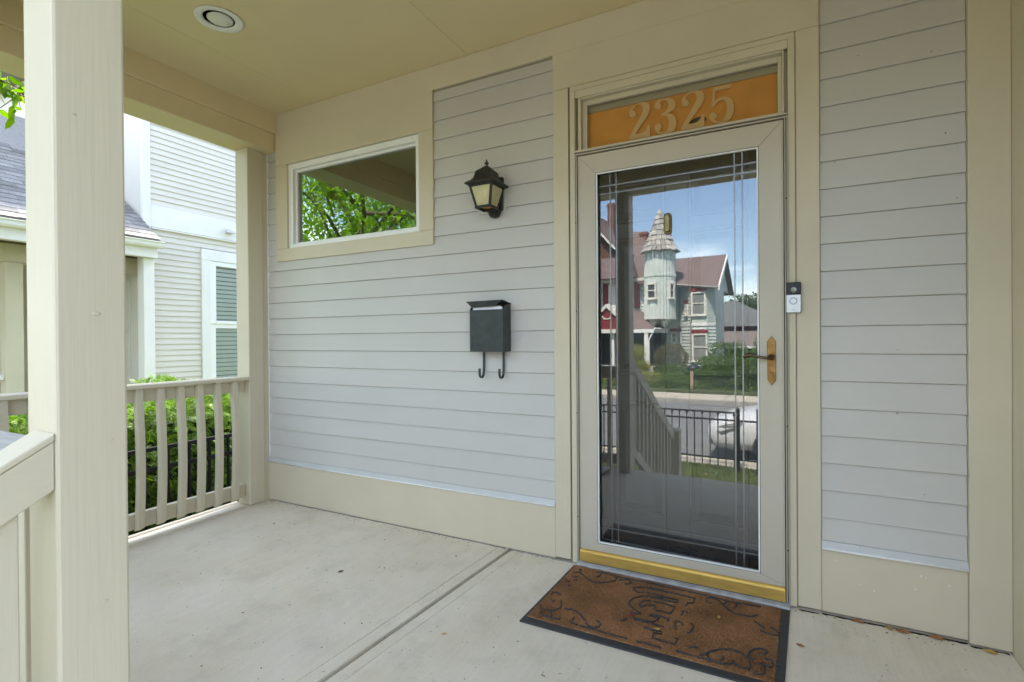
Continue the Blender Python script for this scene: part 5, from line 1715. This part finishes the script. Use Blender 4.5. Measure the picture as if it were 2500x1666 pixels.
wr.hexa([(-8.2, -28.0, 4.45), (-3.45, -27.05, 3.86), (-3.45, -30.2, 5.98), (-8.2, -30.2, 5.98), (-8.2, -28.0, 4.55), (-3.45, -27.05, 3.98), (-3.45, -30.2, 6.10), (-8.2, -30.2, 6.10)])
wr.hexa([(-8.2, -30.202, 5.98), (-3.45, -30.202, 5.98), (-3.45, -33.2, 3.86), (-8.2, -33.2, 3.86), (-8.2, -30.202, 6.10), (-3.45, -30.202, 6.10), (-3.45, -33.2, 3.98), (-8.2, -33.2, 3.98)])
build('wing_roof', wr, 'red_roof', vh)
build('gable_end', MB().prism([(-27.5, 4.0), (-30.2, 5.9), (-33, 4.0)], lambda p, t: (t, p[0], p[1]), -3.9, -3.75), 'mint', vh)
build('bargeboard', MB().hexa([(-3.45, -27.0, 3.72), (-3.38, -27.0, 3.72), (-3.38, -30.2, 5.88), (-3.45, -30.2, 5.88), (-3.45, -27.0, 4.0), (-3.38, -27.0, 4.0), (-3.38, -30.2, 6.14), (-3.45, -30.2, 6.14)]), 'white_trim', vh)
build('gutter', MB().tube([(-5.95, -27.55, 4.22), (-3.45, -27.02, 3.88)], .06, 8).tube([(-4.97, -27.36, 3.98), (-4.98, -27.42, 3.75), (-4.98, -27.40, GZ)], .04, 8), 'kerb_concrete', vh)
# front porch with red gable
build('porch_roof', MB().hexa([(-15, -28.6, 1.62), (-6.6, -28.6, 1.62), (-6.6, -25.6, 1.62), (-15, -25.6, 1.62), (-15, -28.62, 2.85), (-8.2, -28.62, 2.85), (-8.2, -28.5, 2.85), (-15, -28.5, 2.85)]), 'red_roof', vh)
build('porch_fascia', MB().box(-15, -6.55, -25.62, -25.54, 1.44, 1.64).box(-6.6, -6.52, -28.6, -25.625, 1.44, 1.64), 'white_trim', vh)
build('porch_gutter', MB().tube([(-6.50, -28.5, 1.66), (-6.50, -25.5, 1.66)], .055, 8).tube([(-6.55, -25.6, 1.6), (-6.75, -25.6, 1.25), (-6.85, -25.6, 1.0), (-6.85, -25.6, GZ)], .045, 8), 'white_trim', vh)
PGX = -9.2
build('porch_gable', MB().prism([(PGX - 1.0, 1.66), (PGX + 1.0, 1.66), (PGX + 1.0, 2.0), (PGX, 2.92), (PGX - 1.0, 2.0)], lambda p, t: (p[0], t, p[1]), -28.4, -25.4), 'maroon', vh)
for sgn in (-1, 1):
    build('gable_trim', MB().prism([(PGX, 2.90), (PGX + sgn * 1.15, 1.86), (PGX + sgn * 1.15, 2.06), (PGX, 3.12)], lambda p, t: (p[0], t, p[1]), -28.45, -25.28), 'cream', vh)
build('gable_beam', MB().box(PGX - 1.05, PGX + 1.05, -25.5, -25.34, 1.44, 1.66), 'cream', vh)
orn = MB()
for k in range(9):
    a = PI + PI * k / 8
    orn.box(PGX + .25 * math.cos(a) - .04, PGX + .25 * math.cos(a) + .04, -25.39, -25.36, 2.4 + .14 * math.sin(a) - .04, 2.4 + .14 * math.sin(a) + .04)
build('gable_ornament', orn, 'cream', vh)
build('shade_sheet', MB().box(-15, -6.7, -28.55, -28.45, GZ, 1.6), 'porch_shade', vh)  # dark sheet over the mint wall, painted shade of the porch
build('porch_deck', MB().box(-15, -6.6, -28.44, -25.5, GZ - .1, -.45), 'walk_concrete', vh)
for x in (-10.75, -8.95, -7.0):
    build('porch_column', MB().box(x - .11, x + .11, -25.78, -25.56, -.45, 1.4395), 'white_trim', vh, bevel=.02)
build('front_door', MB().box(-9.9, -9.0, -28.44, -28.38, -.45, 1.35), 'raw_wood', vh)

# grey-roofed house behind, to the right in the glass
gh = thing('grey_roof_house', 'red walled house with grey hip roof behind the turret house, mirrored in the glass', 'house', (-2.6, -40, G))
build('wall', MB().box(-7.4, -1.2, -46, -38.2, GZ - .2, 2.1), 'maroon', gh)
build('roof', MB().hexa([(-8.0, -46.5, 1.95), (-.6, -46.5, 1.95), (-.6, -37.6, 1.95), (-8.0, -37.6, 1.95), (-5.0, -42.4, 4.05), (-4.3, -42.4, 4.05), (-4.3, -41.6, 4.05), (-5.0, -41.6, 4.05)]), 'grey_roof', gh)
build('porch_roof', MB().hexa([(-5.2, -38.2, .9), (-.6, -38.2, .9), (-.6, -34.2, .55), (-5.2, -34.2, .55), (-5.2, -38.2, 1.65), (-1.4, -38.2, 1.65), (-1.4, -38.0, 1.65), (-5.2, -38.0, 1.65)]), 'brown_roof', gh)
build('porch_fascia', MB().hexa([(-5.25, -34.25, .42), (-.55, -34.25, .42), (-.55, -34.15, .42), (-5.25, -34.15, .42), (-5.25, -34.25, .56), (-.55, -34.25, .56), (-.55, -34.15, .56), (-5.25, -34.15, .56)]), 'white_trim', gh)
build('shade_sheet', MB().box(-5.0, -.8, -37.9, -37.7, GZ, .9), 'porch_shade', gh)  # another dark sheet painted as porch shade
for x in (-4.9, -2.9, -.9):
    build('porch_column', MB().box(x - .1, x + .1, -34.6, -34.4, GZ, .44), 'cream', gh)

# planting in front of the turret house
bush('round_shrub', 'big round clipped brownish shrub by the turret house', (-5.55, -25.2, .05), (.92, .8, .78), 9000, .05, 'leaf_brownbush', 5, clump=.03)
for i, (x, y, r, h, sd, lab) in enumerate(((-2.35, -18.7, .62, .56, 6, 'leafy green shrub right of the wooden stake across the street'), (-1.45, -18.6, .66, .60, 7, 'middle leafy shrub of the planting across the street'), (-.5, -18.6, .72, .66, 8, 'rightmost leafy shrub of the planting across the street'),
                                 (-2.3, -22.0, 1.2, .85, 9, 'tall shrub in front of the grey roofed house'), (-.4, -22.5, 1.4, 1.0, 10, 'large loose shrub before the red walled house'))):
    bush('leafy_shrub', lab, (x, y, G + .1 + h), (r, .7, h), 4200, .085, 'leaf_bush', sd, group='shrubs across the street', clump=.16)
for i, (x, y, r, h, sd, lab) in enumerate(((-4.9, -18.3, .75, .27, 12, 'low ground shrub behind the far sidewalk, left of the stake'), (-3.75, -18.2, .7, .25, 13, 'low green shrub next to the wooden stake across the street'), (-6.0, -18.4, .8, .32, 14, 'low yellowish shrub at the left end across the street'),
                                 (-4.3, -20.2, .9, .38, 15, 'second row low shrub below the round clipped shrub'))):
    bush('low_shrub', lab, (x, y, G + .12 + h), (r, .5, h), 2200, .075, 'tall_grass' if i in (0, 2) else 'leaf_bush', sd, group='shrubs across the street', clump=.2)
gs = np.random.default_rng(8)
for cxg, cyg, hg, nn_, lab in ((-6.45, -21.8, 1.75, 1300, 'tall clump of ornamental grass with pale plumes'), (-5.7, -20.6, 1.0, 800, 'shorter green ornamental grass clump beside the round shrub')):
    tg = thing('ornamental_grass', lab, 'grass clump', (cxg, cyg, G + .12))
    blades = []
    for k in range(nn_):
        a = gs.uniform(0, 2 * PI)
        l = hg * gs.uniform(.55, 1.1)
        sp = gs.uniform(.1, .75) * hg * .45
        p0 = np.array([cxg + .18 * math.cos(a) * gs.random(), cyg + .18 * math.sin(a) * gs.random(), G + .12])
        p1 = p0 + [sp * .35 * math.cos(a), sp * .35 * math.sin(a), l * .65]
        p2 = p0 + [sp * 1.2 * math.cos(a), sp * 1.2 * math.sin(a), l * (.95 - .25 * sp / hg)]
        sd_ = np.array([-math.sin(a), math.cos(a), 0]) * .012
        blades += [p0 - sd_, p0 + sd_, p1 + sd_ * .8, p1 - sd_ * .8, p1 - sd_ * .8, p1 + sd_ * .8, p2 + sd_ * .2, p2 - sd_ * .2]
    np_mesh('blades', np.array(blades), 4, 'tall_grass', tg)
cov = thing('covered_grill', 'grill under a black cover by the mint house', 'grill', (-3.62, -21.2, G + .12))
build('cover', MB().lathe([(.30, 0), (.32, .2), (.28, .42), (.33, .55), (.28, .68), (.14, .74), (0, .75)], (-3.62, -21.2, G + .14), 14), 'cover_black', cov, smooth=True)
build('shelf', MB().box(-4.02, -3.88, -21.4, -21.0, G + .50, G + .56), 'cover_black', cov, bevel=.02)
stk = build('wooden_stake', MB().add([(-3.02, -17.65, G), (-2.91, -17.65, G), (-2.91, -17.55, G), (-3.02, -17.55, G), (-3.02, -17.65, G + .80), (-2.91, -17.65, G + .80), (-2.91, -17.55, G + .84), (-3.02, -17.55, G + .84)],
                                     [(0, 3, 2, 1), (4, 5, 6, 7), (0, 1, 5, 4), (1, 2, 6, 5), (2, 3, 7, 6), (3, 0, 4, 7)]), 'raw_wood')
tag(stk, 'short wooden stake beside the far sidewalk', 'post')

# background trees
for i, (x, y, r, h, sd, lab) in enumerate(((-8.3, -52, 2.6, 2.7, 41, 'dark tree rising left of the grey roof'), (-2.6, -50, 2.6, 2.7, 42, 'yellowish green tree right of the grey roof'), (-5.2, -60, 4.2, 3.0, 43, 'distant tree straight behind the grey roof'),
                                 (5.5, -30, 3.2, 3.2, 44, 'tree beside the road on the far right'), (9, -22, 3, 3.2, 45, 'tree on the far verge to the right'), (-22, -34, 4, 4, 46, 'tree left of the turret house'))):
    tree('background_tree', lab, (x, y, G), h * 2, (r, r, h), h * .9 + 1.0, 110, 70, .30, 'leaf_far', sd, group='trees behind the houses', trunk_r=.25, clump_r=.9)
# twig of a street tree hanging into view at the right edge of the glass
tree('young_tree', 'young street tree across the road, its twigs at the right edge of the glass', (.88, -17.9, G), 4, (1.45, 1.2, 1.4), 3.5, 60, 26, .14, 'leaf_tree', 51, trunk_r=.06, clump_r=.35)

# grass of the front lawn
gl = np.random.default_rng(14)
NB_ = 26000
bx_ = gl.uniform(-3.5, 2.5, NB_)
by_ = gl.uniform(-6.44, -3.3, NB_)
sel = ~((bx_ > .6) & (bx_ < 1.64))
sel |= (gl.random(NB_) < .0)
bx_, by_ = bx_[sel], by_[sel]
nb_ = len(bx_)
a_ = gl.uniform(0, 2 * PI, nb_)
hh = gl.uniform(.025, .07, nb_)
b0 = np.stack([bx_, by_, np.full(nb_, G)], 1)
dd = np.stack([np.cos(a_), np.sin(a_), np.zeros(nb_)], 1) * .005
tp = b0 + np.stack([gl.normal(0, .02, nb_), gl.normal(0, .02, nb_), hh], 1)
tag(np_mesh('grass', np.stack([b0 - dd, b0 + dd, tp], 1).reshape(-1, 3), 3, 'grass_blade'), 'short green lawn grass behind the front fence', 'grass', kind='stuff')
for k in range(6):
    dry_leaf(gl.uniform(-1.6, -.3), gl.uniform(-6.2, -4.2), .06, gl.uniform(0, 6), 'leaf_yellow', 'yellow fallen leaf on the front lawn grass', 'fallen leaves on the front lawn', z=G + .05)

# leafy ground cover between the far sidewalk and the shrubs
gc = np.random.default_rng(61)
NG = 9000
gx, gy = gc.uniform(-9, 2.5, NG), gc.uniform(-21.5, -17.4, NG)
gz = G + .12 + np.abs(gc.normal(0, .05, NG)) + .06 * (np.sin(gx * 3.1) * np.sin(gy * 2.3 + 1) + 1)
tag(np_mesh('ground_cover', leaves(np.stack([gx, gy, gz], 1), .085, gc, .1), 6, 'leaf_bush'), 'low leafy ground cover along the far sidewalk', 'ground cover', kind='stuff')
